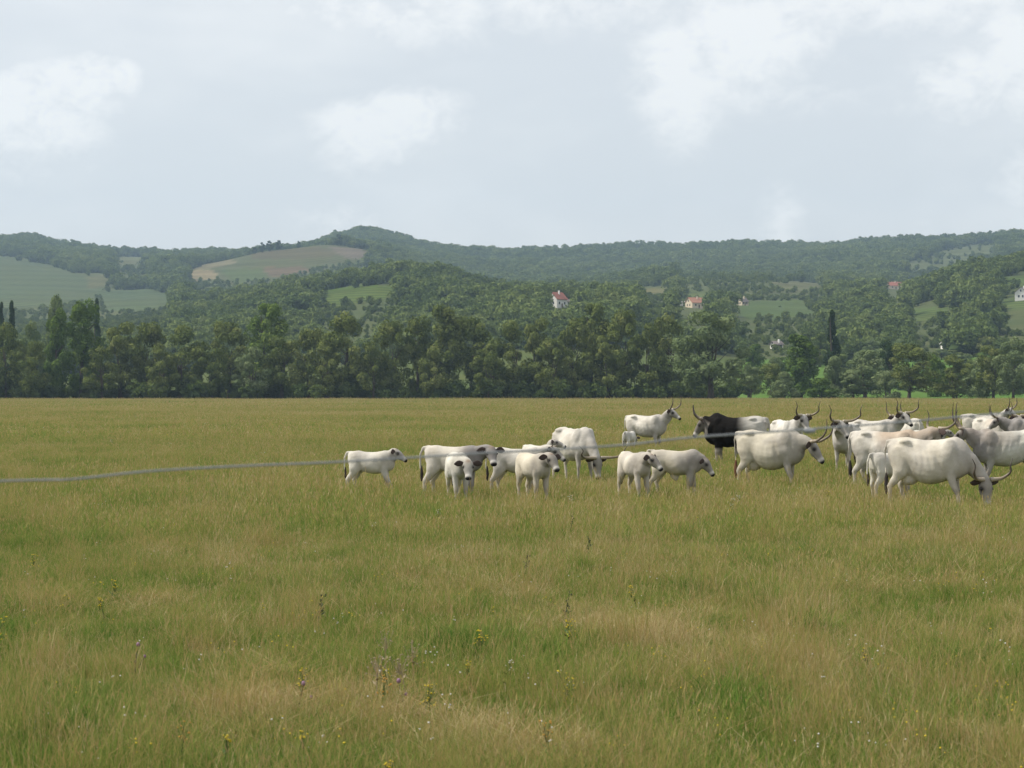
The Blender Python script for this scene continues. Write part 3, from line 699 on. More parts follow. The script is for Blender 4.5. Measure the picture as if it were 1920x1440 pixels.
def meadow():
    rng = np.random.default_rng(12)
    P_, R_, S_, I_ = [], [], [], []; meshes = []
    lods = [   # from, to, patch size, spacing, blades, height, half width, share of stems
        (11.0, 34.0, 1.3, 1.0, 3400, .05, .22, .0024, .12),
        (33.0, 95.0, 2.6, 2.0, 2600, .12, .34, .0048, .16),
        (93.0, 250.0, 6.5, 5.0, 2600, .14, .38, .012, .18),
        (245.0, 562.0, 16.0, 12.0, 2200, .20, .42, .035, .2)]
    for li, (d0, d1, size, sp, n, h0, h1, w, stm) in enumerate(lods):
        base = len(meshes)
        for v_ in range(5): meshes.append(grass_patch(100 + li * 10 + v_, n, size, h0, h1, w, stm, {'tint': (.20 + (0, .05, .11, .13)[li], .19)}))
        half = .27
        for yy in np.arange(d0, d1, sp):
            for xx in np.arange(-half * yy - 2 - sp, half * yy + 2 + sp, sp):
                P_.append((xx + rng.uniform(-.2, .2) * sp, yy + rng.uniform(-.2, .2) * sp)); R_.append(rng.integers(0, 4) * math.pi / 2 + rng.uniform(-.3, .3)); S_.append(float(np.clip(1.0 + .34 * fbm(np.array([xx / 2.6]), np.array([yy / 3.4]), 71)[0] + rng.uniform(-.15, .15), .6, 1.6))); I_.append(base + rng.integers(0, 5))
    # rank green tufts, and pale tangles of lodged straw
    base = len(meshes)
    for v_ in range(4): meshes.append(grass_patch(300 + v_, 340, .55, .12, .30, .0030, .05, dict(tint=(.06, .14), round=True)))
    for v_ in range(4): meshes.append(grass_patch(320 + v_, 260, .70, .10, .24, .0022, .30, dict(tint=(.92, .12), lean=2.6, round=True)))
    for v_ in range(3): meshes.append(grass_patch(340 + v_, 150, .60, .28, .46, .0016, .75, dict(tint=(.80, .12), round=True)))
    for i in range(2600):
        yy = 11.5 + 58 * rng.random() ** 1.3; xx = rng.uniform(-.26, .26) * yy
        g = fbm(np.array([xx / .7]), np.array([yy / 1.3]), 88)[0] + rng.normal(0, .12)
        kind_ = 0 if g > .52 else (4 if g < -.34 else 8)
        if kind_ == 8 and rng.random() < .8: continue
        P_.append((xx, yy)); R_.append(rng.uniform(0, 6.28)); S_.append(rng.uniform(.6, 1.3)); I_.append(base + kind_ + rng.integers(0, 3))
    xy = np.array(P_); z = ground_z(xy[:, 0], xy[:, 1]) - .01
    print('grass patches', len(xy))
    scatter('meadow_grass', np.column_stack([xy, z]), R_, S_, I_, meshes, 'long dry summer grass of the pasture', 'grass')
meadow()

# ------------------------------------------------------------------ cattle
def hide_mat():
    t = NT('cattle_hide'); c = t.attr('coat', 'Color')
    tc = t.n('ShaderNodeTexCoord').outputs['Object']
    n1 = t.noise(3.0, 5, .6, tc); n2 = t.noise(38.0, 3, .6, tc)
    c2 = t.mix(t.rng(n1, .38, .68, 0, .75), c, t.mix(1.0, c, (.74, .71, .67, 1), 'MULTIPLY'))
    c2 = t.mix(t.rng(n2, .3, .8, 0, .35), c2, t.mix(1.0, c2, (.75, .73, .70, 1), 'MULTIPLY'))
    b = t.bsdf(c2, .8, .08)
    bp = t.n('ShaderNodeBump'); bp.inputs['Strength'].default_value = .25; bp.inputs['Distance'].default_value = .02
    t.L.new(n2, bp.inputs['Height']); t.L.new(bp.outputs[0], b.inputs['Normal'])
    return t.done(b.outputs[0])
M['hide'] = hide_mat()
def horn_mat():
    t = NT('horn'); v_ = t.attr('tip')
    c = t.ramp(v_, [(0.0, (.38, .33, .26)), (.30, (.30, .24, .17)), (.55, (.10, .075, .055)), (1.0, (.025, .02, .018))])
    return t.done(t.bsdf(c, .45, .4).outputs[0])
M['horn'] = horn_mat()
M['eye'] = simple('eye_dark', (.012, .010, .009), .15, .1, 5, .6)
M['ear_dark'] = simple('ear_dark', (.07, .05, .045), .85, .3, 20)
M['ear_pale'] = simple('ear_pale', (.42, .37, .31), .85, .3, 20)
M['switch_dark'] = simple('tail_switch_dark', (.035, .028, .026), .8, .4, 30)
M['switch_red'] = simple('tail_switch_red', (.13, .06, .032), .8, .4, 30)

def loft(rings, seg=18, roof=.88):
    """rings: list of (centre, side vector * half width, up vector * upper half height, lower half height scale)"""
    V = []; Fc = []
    for (c, s, u, lo) in rings:
        for k in range(seg):
            th = 2 * math.pi * k / seg; cs, sn = math.cos(th), math.sin(th)
            cx = math.copysign(abs(cs) ** (roof if sn > 0 else .88), cs); sx = math.copysign(abs(sn) ** .95, sn)
            V.append(c + s * cx + u * (sx if sn >= 0 else sx * lo))
    n = len(rings)
    for i in range(n - 1):
        for k in range(seg):
            Fc.append((i * seg + k, i * seg + (k + 1) % seg, (i + 1) * seg + (k + 1) % seg, (i + 1) * seg + k))
    c0 = len(V); V.append(rings[0][0].copy()); V.append(rings[-1][0].copy())
    for k in range(seg):
        Fc.append((c0, (k + 1) % seg, k)); Fc.append((c0 + 1, (n - 1) * seg + k, (n - 1) * seg + (k + 1) % seg))
    return V, Fc
def ellipsoid(c, r, seg=12, rg=8):
    rings = []
    for i in range(1, rg):
        a = math.pi * i / rg; rings.append((Vector((c[0] - r[0] * math.cos(a), c[1], c[2])), Vector((0, r[1] * math.sin(a), 0)), Vector((0, 0, r[2] * math.sin(a))), 1.0))
    return loft(rings, seg)
def limb(joints, seg=12):
    """joints: (point, half width across, half width fore-aft)"""
    rings = []
    pts = [Vector(j[0]) for j in joints]
    for i, j in enumerate(joints):
        t = (pts[min(i + 1, len(pts) - 1)] - pts[max(i - 1, 0)]).normalized()
        side = Vector((0, 1, 0)); side = (side - t * side.dot(t)).normalized(); up = t.cross(side)
        rings.append((pts[i], side * j[1], up * j[2], 1.0))
    return loft(rings, seg)
def subdiv_joints(js, n=3):
    out = []
    for i in range(len(js) - 1):
        a, b = js[i], js[i + 1]; p0 = js[max(i - 1, 0)]; p3 = js[min(i + 2, len(js) - 1)]
        for k in range(n):
            t = k / n
            f = lambda A, B, C, D: .5 * ((2 * B) + (-A + C) * t + (2 * A - 5 * B + 4 * C - D) * t * t + (-A + 3 * B - 3 * C + D) * t ** 3)
            pt = [f(p0[0][q], a[0][q], b[0][q], p3[0][q]) for q in range(3)]
            out.append((pt, a[1] + (b[1] - a[1]) * smooth_(t), a[2] + (b[2] - a[2]) * smooth_(t)))
    out.append(js[-1]); return out
def smooth_(t): return t * t * (3 - 2 * t)

TORSO = [  # x, top, bottom, half width, height of widest point
    (-.83, 1.23, 1.02, .07), (-.79, 1.30, .86, .16), (-.70, 1.345, .74, .235), (-.58, 1.365, .70, .255), (-.45, 1.375, .675, .268), (-.30, 1.345, .635, .272), (-.12, 1.33, .575, .312),
    (.06, 1.325, .55, .345), (.22, 1.33, .555, .335), (.36, 1.355, .58, .305), (.48, 1.385, .60, .275), (.58, 1.385, .615, .25), (.68, 1.34, .65, .215), (.77, 1.26, .71, .165), (.84, 1.16, .80, .10)]

def make_animal(name, kind, px, s, yaw, poll, hyaw, hpitch, label, cat, scale=1.0, legs=(0, 0, 0, 0), horns=(.30, .50, .12), grey=.15, brown=0.0, coat=(.63, .60, .54), tail='hang', switch='dark', ear='dark', belly=0.0, udder=False, sheath=0.0, neck_bend=0.0, fossa=.05, group='grey cattle herd on the meadow'):
    """one beast, facing local +X. poll: (x,y,z) of the top of the head in adult units; hyaw relative to the body; hpitch below level"""
    d = F / s; X = (px - 960) / s; Z0 = float(ground_z(X, d))
    calf = kind == 'calf'; bull = kind == 'bull'
    parts = []
    # torso
    def tz(z): return z
    if calf: sx_, sy_ = .585, .62
    elif bull: sx_, sy_ = 1.06, 1.14
    else: sx_, sy_ = .91, 1.0
    def mapz(z):
        if calf: return .505 + (z - .55) * .585          # long-legged: belly at 0.5, withers at 1.0
        if bull: return .60 + (z - .55) * 1.08
        return z
    rings = []
    for (x, zt, zb, hw) in TORSO:
        if belly and -.35 < x < .3: zb -= belly * math.cos((x + .03) / .35 * 1.4)
        if bull and x > .2: zt += .07 * math.exp(-((x - .5) / .2) ** 2); zb -= .03
        zt, zb = mapz(zt), mapz(zb); zc = zb + (zt - zb) * .47
        rings.append((Vector((x * sx_, 0, zc)), Vector((0, hw * sy_, 0)), Vector((0, 0, zt - zc)), (zc - zb) / (zt - zc)))
    parts.append(loft(rings, 22, .95 if calf else 1.22))
    if not calf:
        for q in (-1, 1):
            parts.append(ellipsoid((-.45 * sx_, q * .165 * sy_, mapz(1.285)), (.11, .07, .055)))      # hooks
            parts.append(ellipsoid((-.79 * sx_, q * .105 * sy_, mapz(1.19)), (.05, .05, .055)))        # pins
            parts.append(ellipsoid((.47 * sx_, q * .17 * sy_, mapz(1.10)), (.16, .11, .26)))           # shoulder blade
    if udder: parts.append(ellipsoid((-.38, 0, .60), (.17, .13, .12)))
    if sheath: parts.append(limb([((-.05 * sx_, 0, mapz(.58)), .05, .10), ((-.02 * sx_, 0, mapz(.58) - sheath * .6), .04, .06), ((.0, 0, mapz(.58) - sheath), .015, .02)]))
    # legs: left fore, right fore, left hind, right hind
    hq = .50 / .62 if calf else (1.06 if bull else 1.0); th_ = .84 if calf else (1.2 if bull else 1.0)
    feet = []
    for q, sw in ((1, legs[0]), (-1, legs[1])):
        y = q * .155 * sy_ * (.95 if calf else 1)
        js = [((.50 * sx_, y * .95, mapz(1.02)), .085 * sy_, .15 * sx_), ((.50 * sx_, y * 1.02, mapz(.80)), .085 * th_, .125 * sx_), ((.47 * sx_ + sw * .15, y, .64 * hq), .062 * th_, .085 * th_),
              ((.50 * sx_ + sw * .55, y * .98, .40 * hq), .048 * th_, .056 * th_), ((.50 * sx_ + sw * .70, y * .98, .34 * hq), .036 * th_, .044 * th_), ((.50 * sx_ + sw * .95, y, .16 * hq), .033 * th_, .038 * th_),
              ((.52 * sx_ + sw, y, .075), .042 * th_, .046 * th_), ((.55 * sx_ + sw, y, .0), .055 * th_, .068 * th_)]
        parts.append(limb(subdiv_joints(js))); feet.append((.52 * sx_ + sw, y))
    for q, sw in ((1, legs[2]), (-1, legs[3])):
        y = q * .165 * sy_
        js = [((-.52 * sx_, y * .8, mapz(1.18)), .11 * sy_, .20 * sx_), ((-.54 * sx_, y * .98, mapz(.95)), .105 * sy_, .215 * sx_), ((-.52 * sx_ + sw * .15, y * 1.05, .76 * (hq if calf else 1) ), .085 * th_, .15 * th_), ((-.60 * sx_ + sw * .3, y, .60 * hq), .055 * th_, .085 * th_),
              ((-.69 * sx_ + sw * .5, y * .95, .49 * hq), .042 * th_, .062 * th_), ((-.685 * sx_ + sw * .65, y * .95, .40 * hq), .034 * th_, .044 * th_), ((-.66 * sx_ + sw * .9, y * .95, .17 * hq), .033 * th_, .040 * th_),
              ((-.64 * sx_ + sw, y * .95, .075), .042 * th_, .046 * th_), ((-.61 * sx_ + sw, y * .95, 0), .055 * th_, .068 * th_)]
        parts.append(limb(subdiv_joints(js))); feet.append((-.64 * sx_ + sw, y))
    # head and neck
    hs = .68 if calf else (1.10 if bull else 1.0); hwid = 1.3 if calf else 1.18
    pol = Vector((poll[0] * (sx_ if not calf else .50), poll[1] * (.7 if calf else 1), mapz(poll[2]) if poll[2] > .55 else poll[2] * (.505 / .55 if calf else 1)))
    cy, sy2, cp, sp2 = math.cos(R(hyaw)), math.sin(R(hyaw)), math.cos(R(hpitch)), math.sin(R(hpitch))
    hd = Vector((cp * cy, cp * sy2, sp2)); left = Vector((-sy2, cy, 0)); up = hd.cross(left)
    HEAD = [(-.03, .05, .065, .05, .02), (.02, .082, .098, .085, .0), (.09, .095, .110, .125, .0), (.16, .095, .112, .140, .0), (.23, .085, .098, .135, .0), (.31, .070, .076, .105, .0), (.39, .060, .064, .080, .0), (.45, .058, .068, .072, .0), (.495, .048, .060, .060, -.005), (.52, .022, .034, .03, -.01)]
    rings = []
    for (t, hu, hw, hl, off) in HEAD:
        rings.append((pol + hd * t * hs + up * (off - .085) * hs, left * hw * hs * hwid, up * hu * hs * (1.1 if calf else 1.0), hl / hu))
    parts.append(loft(rings, 16))
    n0 = Vector((.52 * sx_, 0, mapz(1.10))); n3 = pol + hd * .07 * hs - up * .10 * hs
    dirn = (n3 - n0)
    c1 = n0 + Vector((.28 * sx_ * (1 if dirn.x > .1 else .6), 0, .02 if n3.z > .8 else -.05)); c2 = n3 - hd * .10 * hs + (up * -.02 + Vector((0, 0, .06 if n3.z > .9 * n0.z else .02))) * hs - Vector((hd.x, hd.y, 0)) * .05 * hs
    nk = []
    for i in range(9):
        t = i / 8; p_ = n0 * (1 - t) ** 3 + c1 * 3 * t * (1 - t) ** 2 + c2 * 3 * t * t * (1 - t) + n3 * t ** 3
        nk.append(p_)
    bx = 1.25 if bull else 1.0
    rings = []
    for i, p_ in enumerate(nk):
        t = i / 8; tan = (nk[min(i + 1, 8)] - nk[max(i - 1, 0)]).normalized()
        uref = (Vector((0, 0, 1)) * (1 - t) + up * t); u = (uref - tan * uref.dot(tan)).normalized(); sd = u.cross(tan)
        hz = (.245 * (1 - t) ** 1.1 + .105 * (1 - (1 - t) ** 1.1)) * (bx if t < .8 else 1); hw = (.165 * (1 - t) + .085 * t) * bx
        if calf: hz *= .72; hw *= .74
        rings.append((p_, sd * hw, u * hz * .85, 1.25 - .1 * t))
    parts.append(loft(rings, 16))
    if not calf:      # dewlap
        dl = []
        for i in range(0, 8):
            t = i / 8; tan = (nk[i + 1] - nk[max(i - 1, 0)]).normalized(); uref = (Vector((0, 0, 1)) * (1 - t) + up * t); u = (uref - tan * uref.dot(tan)).normalized(); sd = u.cross(tan)
            dl.append((nk[i] - u * (.22 - .12 * t) * bx, sd * .03, u * .09 * math.sin(math.pi * (.12 + .8 * t)), 1.0))
        parts.append(loft(dl, 10))
    # tail
    tx, tz0 = -.80 * sx_, mapz(1.29)
    if tail == 'hang': tp = [(tx + .06, 0, tz0 + .02), (tx - .05, 0, tz0 + .01), (tx - .10, .0, tz0 - .15), (tx - .10, .02, tz0 - .45), (tx - .08, .02, tz0 - (.62 if not calf else .42))]
    elif tail == 'side': tp = [(tx + .06, 0, tz0 + .02), (tx - .05, -.02, tz0 + .03), (tx - .10, -.08, tz0 - .12), (tx - .06, -.14, tz0 - .40), (tx - .02, -.16, tz0 - (.58 if not calf else .36))]
    tr_ = [.045, .035, .026, .020, .016] if not calf else [.034, .027, .022, .018, .015]
    if calf: tp = [(x, y * .7, tz0 + (z - tz0) * .8) for (x, y, z) in tp]
    parts.append(limb([(p_, r_, r_) for p_, r_ in zip(tp, tr_)], 8))
    V, Fc = merge(parts)
    me = bpy.data.meshes.new('body'); me.from_pydata([tuple(v_) for v_ in V], [], Fc); me.update()
    tmp = bpy.data.objects.new('tmp', me); col.objects.link(tmp)
    md = tmp.modifiers.new('r', 'REMESH'); md.mode = 'VOXEL'; md.voxel_size = .017 if calf else .023; md.use_smooth_shade = True
    ms = tmp.modifiers.new('s', 'SMOOTH'); ms.factor = .5; ms.iterations = 5
    dg = bpy.context.evaluated_depsgraph_get(); dg.update()
    body_me = bpy.data.meshes.new_from_object(tmp.evaluated_get(dg)); body_me.name = 'body'
    bpy.data.objects.remove(tmp); bpy.data.meshes.remove(me)
    nv = len(body_me.vertices); co = np.empty(nv * 3, np.float32); body_me.vertices.foreach_get('co', co); co = co.reshape(-1, 3).astype(float)
    # hollow flank in front of the hip, faint ribs
    if not calf and fossa:
        for q in (-1, 1):
            g = np.exp(-(((co[:, 0] + .25 * sx_ + (co[:, 2] - 1.17) * .5) / .095) ** 2 + ((co[:, 2] - mapz(1.16)) / .10) ** 2)) * (np.sign(co[:, 1]) == q)
            co[:, 1] -= q * g * fossa * .6
        rib = np.sin((co[:, 0] + (co[:, 2] - 1) * .35) * 52) * np.exp(-((co[:, 0] + .02) / .22) ** 2) * np.exp(-((co[:, 2] - mapz(1.0)) / .18) ** 2) * .09 * fossa
        co[:, 1] += np.sign(co[:, 1]) * rib * (np.abs(co[:, 1]) > .15)
    bs = 1.0 if not calf else .6
    for (gx, gz, wx, wz, dep) in ((.29, .90, .045, .20, .022), (-.34, .80, .055, .17, .028), (.62, .98, .05, .18, .018)):       # grooves behind the shoulder, before the thigh, before the shoulder
        g = np.exp(-((co[:, 0] - gx * sx_ + (co[:, 2] - mapz(gz)) * .25) / wx) ** 2 - ((co[:, 2] - mapz(gz)) / (wz * bs)) ** 2) * smooth01((np.abs(co[:, 1]) - .06) / .06)
        co[:, 1] -= np.sign(co[:, 1]) * g * dep * (.75 if calf else 1.15)
    nrm = np.empty(nv * 3, np.float32); body_me.vertices.foreach_get('normal', nrm); nrm = nrm.reshape(-1, 3)
    lump = fbm(co[:, 0] * 14 + co[:, 1] * 6, co[:, 2] * 14 - co[:, 1] * 5, int(px) % 53)
    co = co + nrm * (lump * (.007 if calf else .010))[:, None] * smooth01((co[:, 2] - .25) / .3)[:, None]
    body_me.vertices.foreach_set('co', co.astype(np.float32).ravel())
    # coat colour
    hp = co - np.array(pol); hx = hp @ np.array(hd) / hs; hy = hp @ np.array(left) / hs; hz_ = hp @ np.array(up) / hs
    hdist = np.minimum(1, np.maximum(0, hx + .05) * 12) * (np.abs(hy) < .2) * (hz_ < .12) * (hz_ > -.36) * (hx < .6)
    c = np.tile(np.array(coat), (nv, 1)); xx = co[:, 0] / sx_
    def blend(w_, colr):
        nonlocal c
        w_ = np.clip(w_, 0, 1)[:, None]; c = c * (1 - w_) + np.array(colr) * w_
    var = fbm(co[:, 0] * 6, co[:, 2] * 6 + co[:, 1] * 4, int(px) % 97)
    blend(min(1, grey * 1.25) * smooth01((xx - .05) / .6 + var * .35) , (.25, .235, .23))
    if brown: blend(brown * smooth01((co[:, 2] - mapz(.95)) / (.35 * (1 if not calf else .6)) + var * .3) * smooth01((xx + .45) / .5), (.40, .29, .20))
    blend(.35 * smooth01((mapz(.66) - co[:, 2]) / .25 + var * .4), (.40, .34, .26))          # soiled legs and belly
    blend(.45 * smooth01(var * 1.6 + .15), (.36, .34, .32))
    blend(.45 * grey * np.exp(-((xx - .45) / .10) ** 2 - ((co[:, 2] - mapz(.95)) / .3) ** 2), (.20, .185, .18))      # smoky shoulder
    if bull:
        blend(smooth01((xx + .42) / .42 + var * .25) * .995, (.008, .007, .0065))
        blend(.5 * smooth01((xx + .9) / .3), (.22, .20, .19)) if False else None
        blend(smooth01((.62 * 1.0 - co[:, 2]) / .12) * .8 * (co[:, 2] < mapz(.52)), (.40, .36, .31))  # paler lower legs: sunlight on them put into the coat colour
        blend(hdist * .35, (.34, .30, .26))  # paler face: sunlight falling on it painted into the coat
    leg_low = smooth01((.10 - co[:, 2]) / .05); blend(leg_low, (.05, .045, .04))
    blend(.35 * np.exp(-((co[:, 2] - .40 * hq) / .05) ** 2) * (xx > .2) * (co[:, 2] < .55), (.16, .14, .13))
    if calf:
        blend(.75 * np.exp(-((hx - .02) / .06) ** 2 - (hy / .07) ** 2) * (hz_ > -.10), (.34, .20, .11))     # reddish poll
    blend(hdist * (.42 + .3 * grey), (.24, .225, .215))
    for q in (-1, 1):
        e = np.exp(-(((hx - .17) / .045) ** 2 + ((hy - q * .095 * hwid) / .06) ** 2 + ((hz_ + .06) / .045) ** 2)); blend(1.5 * e, (.035, .03, .028))
    ring = np.exp(-((hx - .415) / .035) ** 2) * hdist; blend(.75 * ring, (.70, .67, .62))
    blend(smooth01((hx - (.458 if calf else .452)) / .025) * (np.abs(hy) < .12) * (np.abs(hz_ + .09) < .12), (.022, .02, .02))
    ca = body_me.color_attributes.new('coat', 'FLOAT_COLOR', 'POINT'); ca.data.foreach_set('color', np.column_stack([c, np.ones(nv)]).astype(np.float32).ravel())
    body_me.materials.clear(); body_me.materials.append(M['hide'])
    root = empty(name, (X, d, Z0), R(yaw)); root.scale = (scale,) * 3; tag(root, label, cat, group)
    b = link(bpy.data.objects.new('body', body_me), root)
    # eyes, ears, horns, tail switch
    for q in (-1, 1):
        v_, f_ = ellipsoid((0, 0, 0), (.026, .02, .024), 8, 6); ctr = pol + (hd * .17 + left * q * .098 * hwid + up * -.062) * hs
        mesh_obj('eye', [ctr + Vector(p_) * hs for p_ in v_], f_, M['eye'], root, True)
        # ear: leaf-shaped cupped blade
        e0 = pol + (hd * .045 + left * q * .095 * hwid + up * -.075) * hs; ed = (left * q * .95 + up * -.12 + hd * -.12).normalized(); eu = (up * .72 - hd * .70); eu = (eu - ed * eu.dot(ed)).normalized(); en = ed.cross(eu).normalized()
        L_ = .20 * hs * (1.2 if calf else 1.0); rings = []
        for t, w_ in ((0, .030), (.18, .058), (.42, .080), (.66, .072), (.86, .042), (1.0, .010)):
            rings.append((e0 + ed * L_ * t - eu * .03 * hs * t * t, eu * w_ * hs, en * .016 * hs * (1.2 - t), 1.0))
        v_, f_ = loft(rings, 10); mesh_obj('ear', v_, f_, M['ear_' + ear], root, True)
        if horns:
            sp_, hh_, fw_ = horns
            base = pol + (hd * .0 + left * q * .075 + up * -.02) * hs; path = []
            cv = .16 * hh_
            pts = [Vector((0, 0, 0)), Vector((.10, .01, .02)), Vector((.72 * sp_, .13 * hh_, .25 * fw_ + cv * .7)), Vector((1.06 * sp_, .45 * hh_, .7 * fw_ + cv)), Vector((1.02 * sp_, .76 * hh_, .95 * fw_ + cv * .35)), Vector((1.22 * sp_, 1.04 * hh_, .9 * fw_ - cv * .6))]
            # horn frame: outward, up (between skull up and world up), forward
            hup = (up * .55 + Vector((0, 0, 1)) * .45).normalized() if hpitch > -75 else (up * .55 - hd * .85).normalized()
            hfw = left.cross(hup).normalized() * (1 if left.cross(hup).dot(hd) > 0 else -1)
            sm = []
            for i in range(len(pts) - 1):
                a0, a1, a2, a3 = pts[max(i - 1, 0)], pts[i], pts[i + 1], pts[min(i + 2, len(pts) - 1)]
                for k in range(5):
                    t = k / 5; sm.append(.5 * ((2 * a1) + (a2 - a0) * t + (2 * a0 - 5 * a1 + 4 * a2 - a3) * t * t + (a3 - a0 + 3 * (a1 - a2)) * t ** 3))
            sm.append(pts[-1]); n_ = len(sm)
            r0 = (.042 if not bull else .052) * hs
            if sp_ < .12: r0 = .022 * hs
            wp = [base + (left * q * p_.x + hup * p_.y + hfw * p_.z) for p_ in sm]
            v_, f_ = tube(wp, [r0 * (1 - .93 * (i / (n_ - 1)) ** 1.25) for i in range(n_)], 9)
            ho = mesh_obj('horn', v_, f_, M['horn'], root, True)
            at = ho.data.attributes.new('tip', 'FLOAT', 'POINT'); at.data.foreach_set('value', np.repeat(np.arange(n_) / (n_ - 1), 9).astype(np.float32))
    e = Vector(tp[-1]); k_ = .62 if calf else 1.0
    js = [((e.x, e.y, e.z + .04), .014 * k_, .014 * k_), ((e.x, e.y, e.z - .06 * k_), .032 * k_, .034 * k_), ((e.x + .005, e.y, e.z - .16 * k_), .042 * k_, .045 * k_), ((e.x, e.y, e.z - .27 * k_), .034 * k_, .036 * k_), ((e.x, e.y, e.z - .36 * k_), .008, .008)]
    v_, f_ = limb(subdiv_joints(js, 2), 9); mesh_obj('tail_tuft', v_, f_, M['switch_' + switch], root, True)
    return root

A = make_animal
UP, LEVEL, LOW, GRAZE = (1.10, 0, 1.58), (1.20, 0, 1.40), (1.24, 0, 1.10), (1.12, 0, .46)
# calves at the left
A('calf', 'calf', 696, 91, -10, (1.06, 0, 1.46), -6, -40, 'white calf walking right, alone at the far left of the herd', 'calf', legs=(.05, .20, .04, -.13), horns=None, grey=.28, coat=(0.65, 0.62, 0.55))
A('calf', 'calf', 850, 97, -12, (1.32, -.05, 1.34), -62, -52, 'large calf with chest shadow painted grey, standing broadside behind the white calf facing the camera', 'calf', scale=1.16, legs=(0, .06, .04, -.10), horns=None, grey=.85, coat=(0.61, 0.57, 0.50))  # strong grey: the shadow on its chest is painted into the coat
A('calf', 'calf', 858, 101, -78, (1.24, .10, 1.16), -10, -58, 'white calf facing the camera with lowered head and dark ears', 'calf', scale=1.06, legs=(0, .05, 0, .04), horns=None, grey=.2, coat=(0.66, 0.64, 0.57))
A('calf', 'calf', 970, 95, -8, (1.30, .0, 1.42), -12, -40, 'long-bodied pale calf standing broadside behind the calf with its head turned right', 'calf', scale=1.10, legs=(.05, -.05, .06, -.08), horns=(.07, .07, .02), grey=.2)
A('calf', 'calf', 1000, 101, -62, (1.20, .05, 1.36), 8, -50, 'cream calf facing the camera with its head turned right, in front of the long-bodied calf', 'calf', scale=1.05, legs=(.03, -.05, 0, .05), horns=None, grey=.35, coat=(0.61, 0.56, 0.46))
A('calf', 'calf', 1008, 80, -50, (1.16, 0, 1.62), 38, -25, 'calf raising its head behind the others, only head and shoulder showing', 'calf', horns=None, grey=.3)
# grazing cow behind the calves
A('cow', 'cow', 1076, 78, -58, (1.18, .0, .66), 2, -84, 'white cow grazing behind the calves with one long horn pointing right', 'cow', horns=(.52, .34, .10), grey=.30, legs=(.06, -.04, .03, -.06))
# middle
A('cow', 'cow', 1211, 53, -28, UP, -2, -38, 'thin white cow with raised horns standing farthest back, in the middle of the herd', 'cow', horns=(.24, .50, .06), grey=.42, fossa=.08)
A('calf', 'calf', 1180, 54, 62, (1.16, 0, 1.0), 10, -40, 'small white calf seen from behind at the rump of the thin far cow', 'calf', scale=.82, horns=None, grey=.1, coat=(0.68, 0.66, 0.61))
A('calf', 'calf', 1190, 99, -66, (1.2, .06, 1.32), 34, -46, 'pale calf facing the camera with head turned right, left of the calf with lowered head', 'calf', scale=1.05, legs=(.02, .06, 0, -.05), horns=None, grey=.35, coat=(0.63, 0.58, 0.50))
A('calf', 'calf', 1268, 96, -12, (1.12, 0, 1.10), -10, -58, 'cream calf walking right with lowered head in front of the dark bull', 'calf', scale=1.06, legs=(.03, -.08, .04, -.12), horns=None, grey=.55, coat=(0.59, 0.54, 0.44), sheath=.12, tail='side')
A('bull', 'bull', 1380, 66, 170, (.95, 0, 1.30), 4, -60, 'black-shouldered bull with pale rump facing left', 'bull', horns=(.18, .44, .02), grey=.3, coat=(0.48, 0.46, 0.42), sheath=.34, legs=(.0, -.12, .05, .30), fossa=.0)
A('cow', 'cow', 1474, 66, -70, (1.12, .05, 1.52), 4, -55, 'white cow facing the camera, wide lyre horns, behind the black-eyed cow', 'cow', horns=(.27, .44, .04), grey=.3, coat=(0.68, 0.66, 0.61))
A('cow', 'cow', 1444, 88, -30, (1.10, 0, 1.14), 4, -56, 'cream black-eyed cow with upright horns in profile in front of the bull', 'cow', horns=(.13, .58, .14), grey=.38, coat=(0.57, 0.53, 0.44), belly=.06, legs=(-.05, .14, .05, -.06), switch='red', udder=True, fossa=.02)
# right-hand group
A('cow', 'cow', 1588, 73, -112, (1.10, .10, 1.42), 55, -48, 'cow facing the camera with wide-spread horns at the left edge of the right-hand group', 'cow', horns=(.40, .44, .02), grey=.3)
A('cow', 'cow', 1636, 64, -35, UP, -20, -40, 'cow with tall horns raised above the brown-backed cow', 'cow', horns=(.33, .44, .04), grey=.2)
A('cow', 'cow', 1704, 60, 104, (1.10, 0, 1.44), 0, -45, 'cow almost hidden behind the brown-backed cow, one dark horn showing', 'cow', horns=(.16, .50, .02), grey=.5)
A('cow', 'cow', 1662, 88, -26, (1.16, .10, 1.42), 70, -55, 'brown-backed white cow with dark tail, rear toward the left', 'cow', horns=(.26, .44, .05), grey=.15, brown=.75, fossa=.07, legs=(0, .1, .10, -.05))
A('calf', 'calf', 1672, 98, 32, (1.16, 0, 1.10), 0, -45, 'small white calf tucked between two cows, seen from behind', 'calf', scale=1.06, horns=None, grey=.1, legs=(0, 0, .05, -.08), coat=(0.65, 0.62, 0.55))
A('calf', 'calf', 1738, 63, 0, (1.16, 0, 1.42), 0, -35, 'calf whose head looks over the back of the nearest grazing cow', 'calf', scale=1.06, horns=None, grey=.3)
A('cow', 'cow', 1742, 103, -26, (1.18, .03, .62), -40, -80, 'nearest white cow grazing with head down at the right', 'cow', horns=(.30, .40, .04), grey=.30, belly=.05, udder=True, fossa=.09, legs=(.04, .16, .10, -.10), coat=(0.63, 0.59, 0.51))
A('cow', 'cow', 1890, 86, 184, (1.10, .0, 1.40), -25, -40, 'grey-shouldered cow facing left behind the grazing cow, one horn upright', 'cow', horns=(.12, .58, .0), grey=.75, brown=.25, legs=(.05, -.05, 0, .1), coat=(0.57, 0.56, 0.50))
A('cow', 'cow', 1842, 50, -10, UP, -30, -35, 'white cow farthest back at the right edge, bony hip raised', 'cow', horns=(.20, .46, .02), grey=.2, fossa=.08)
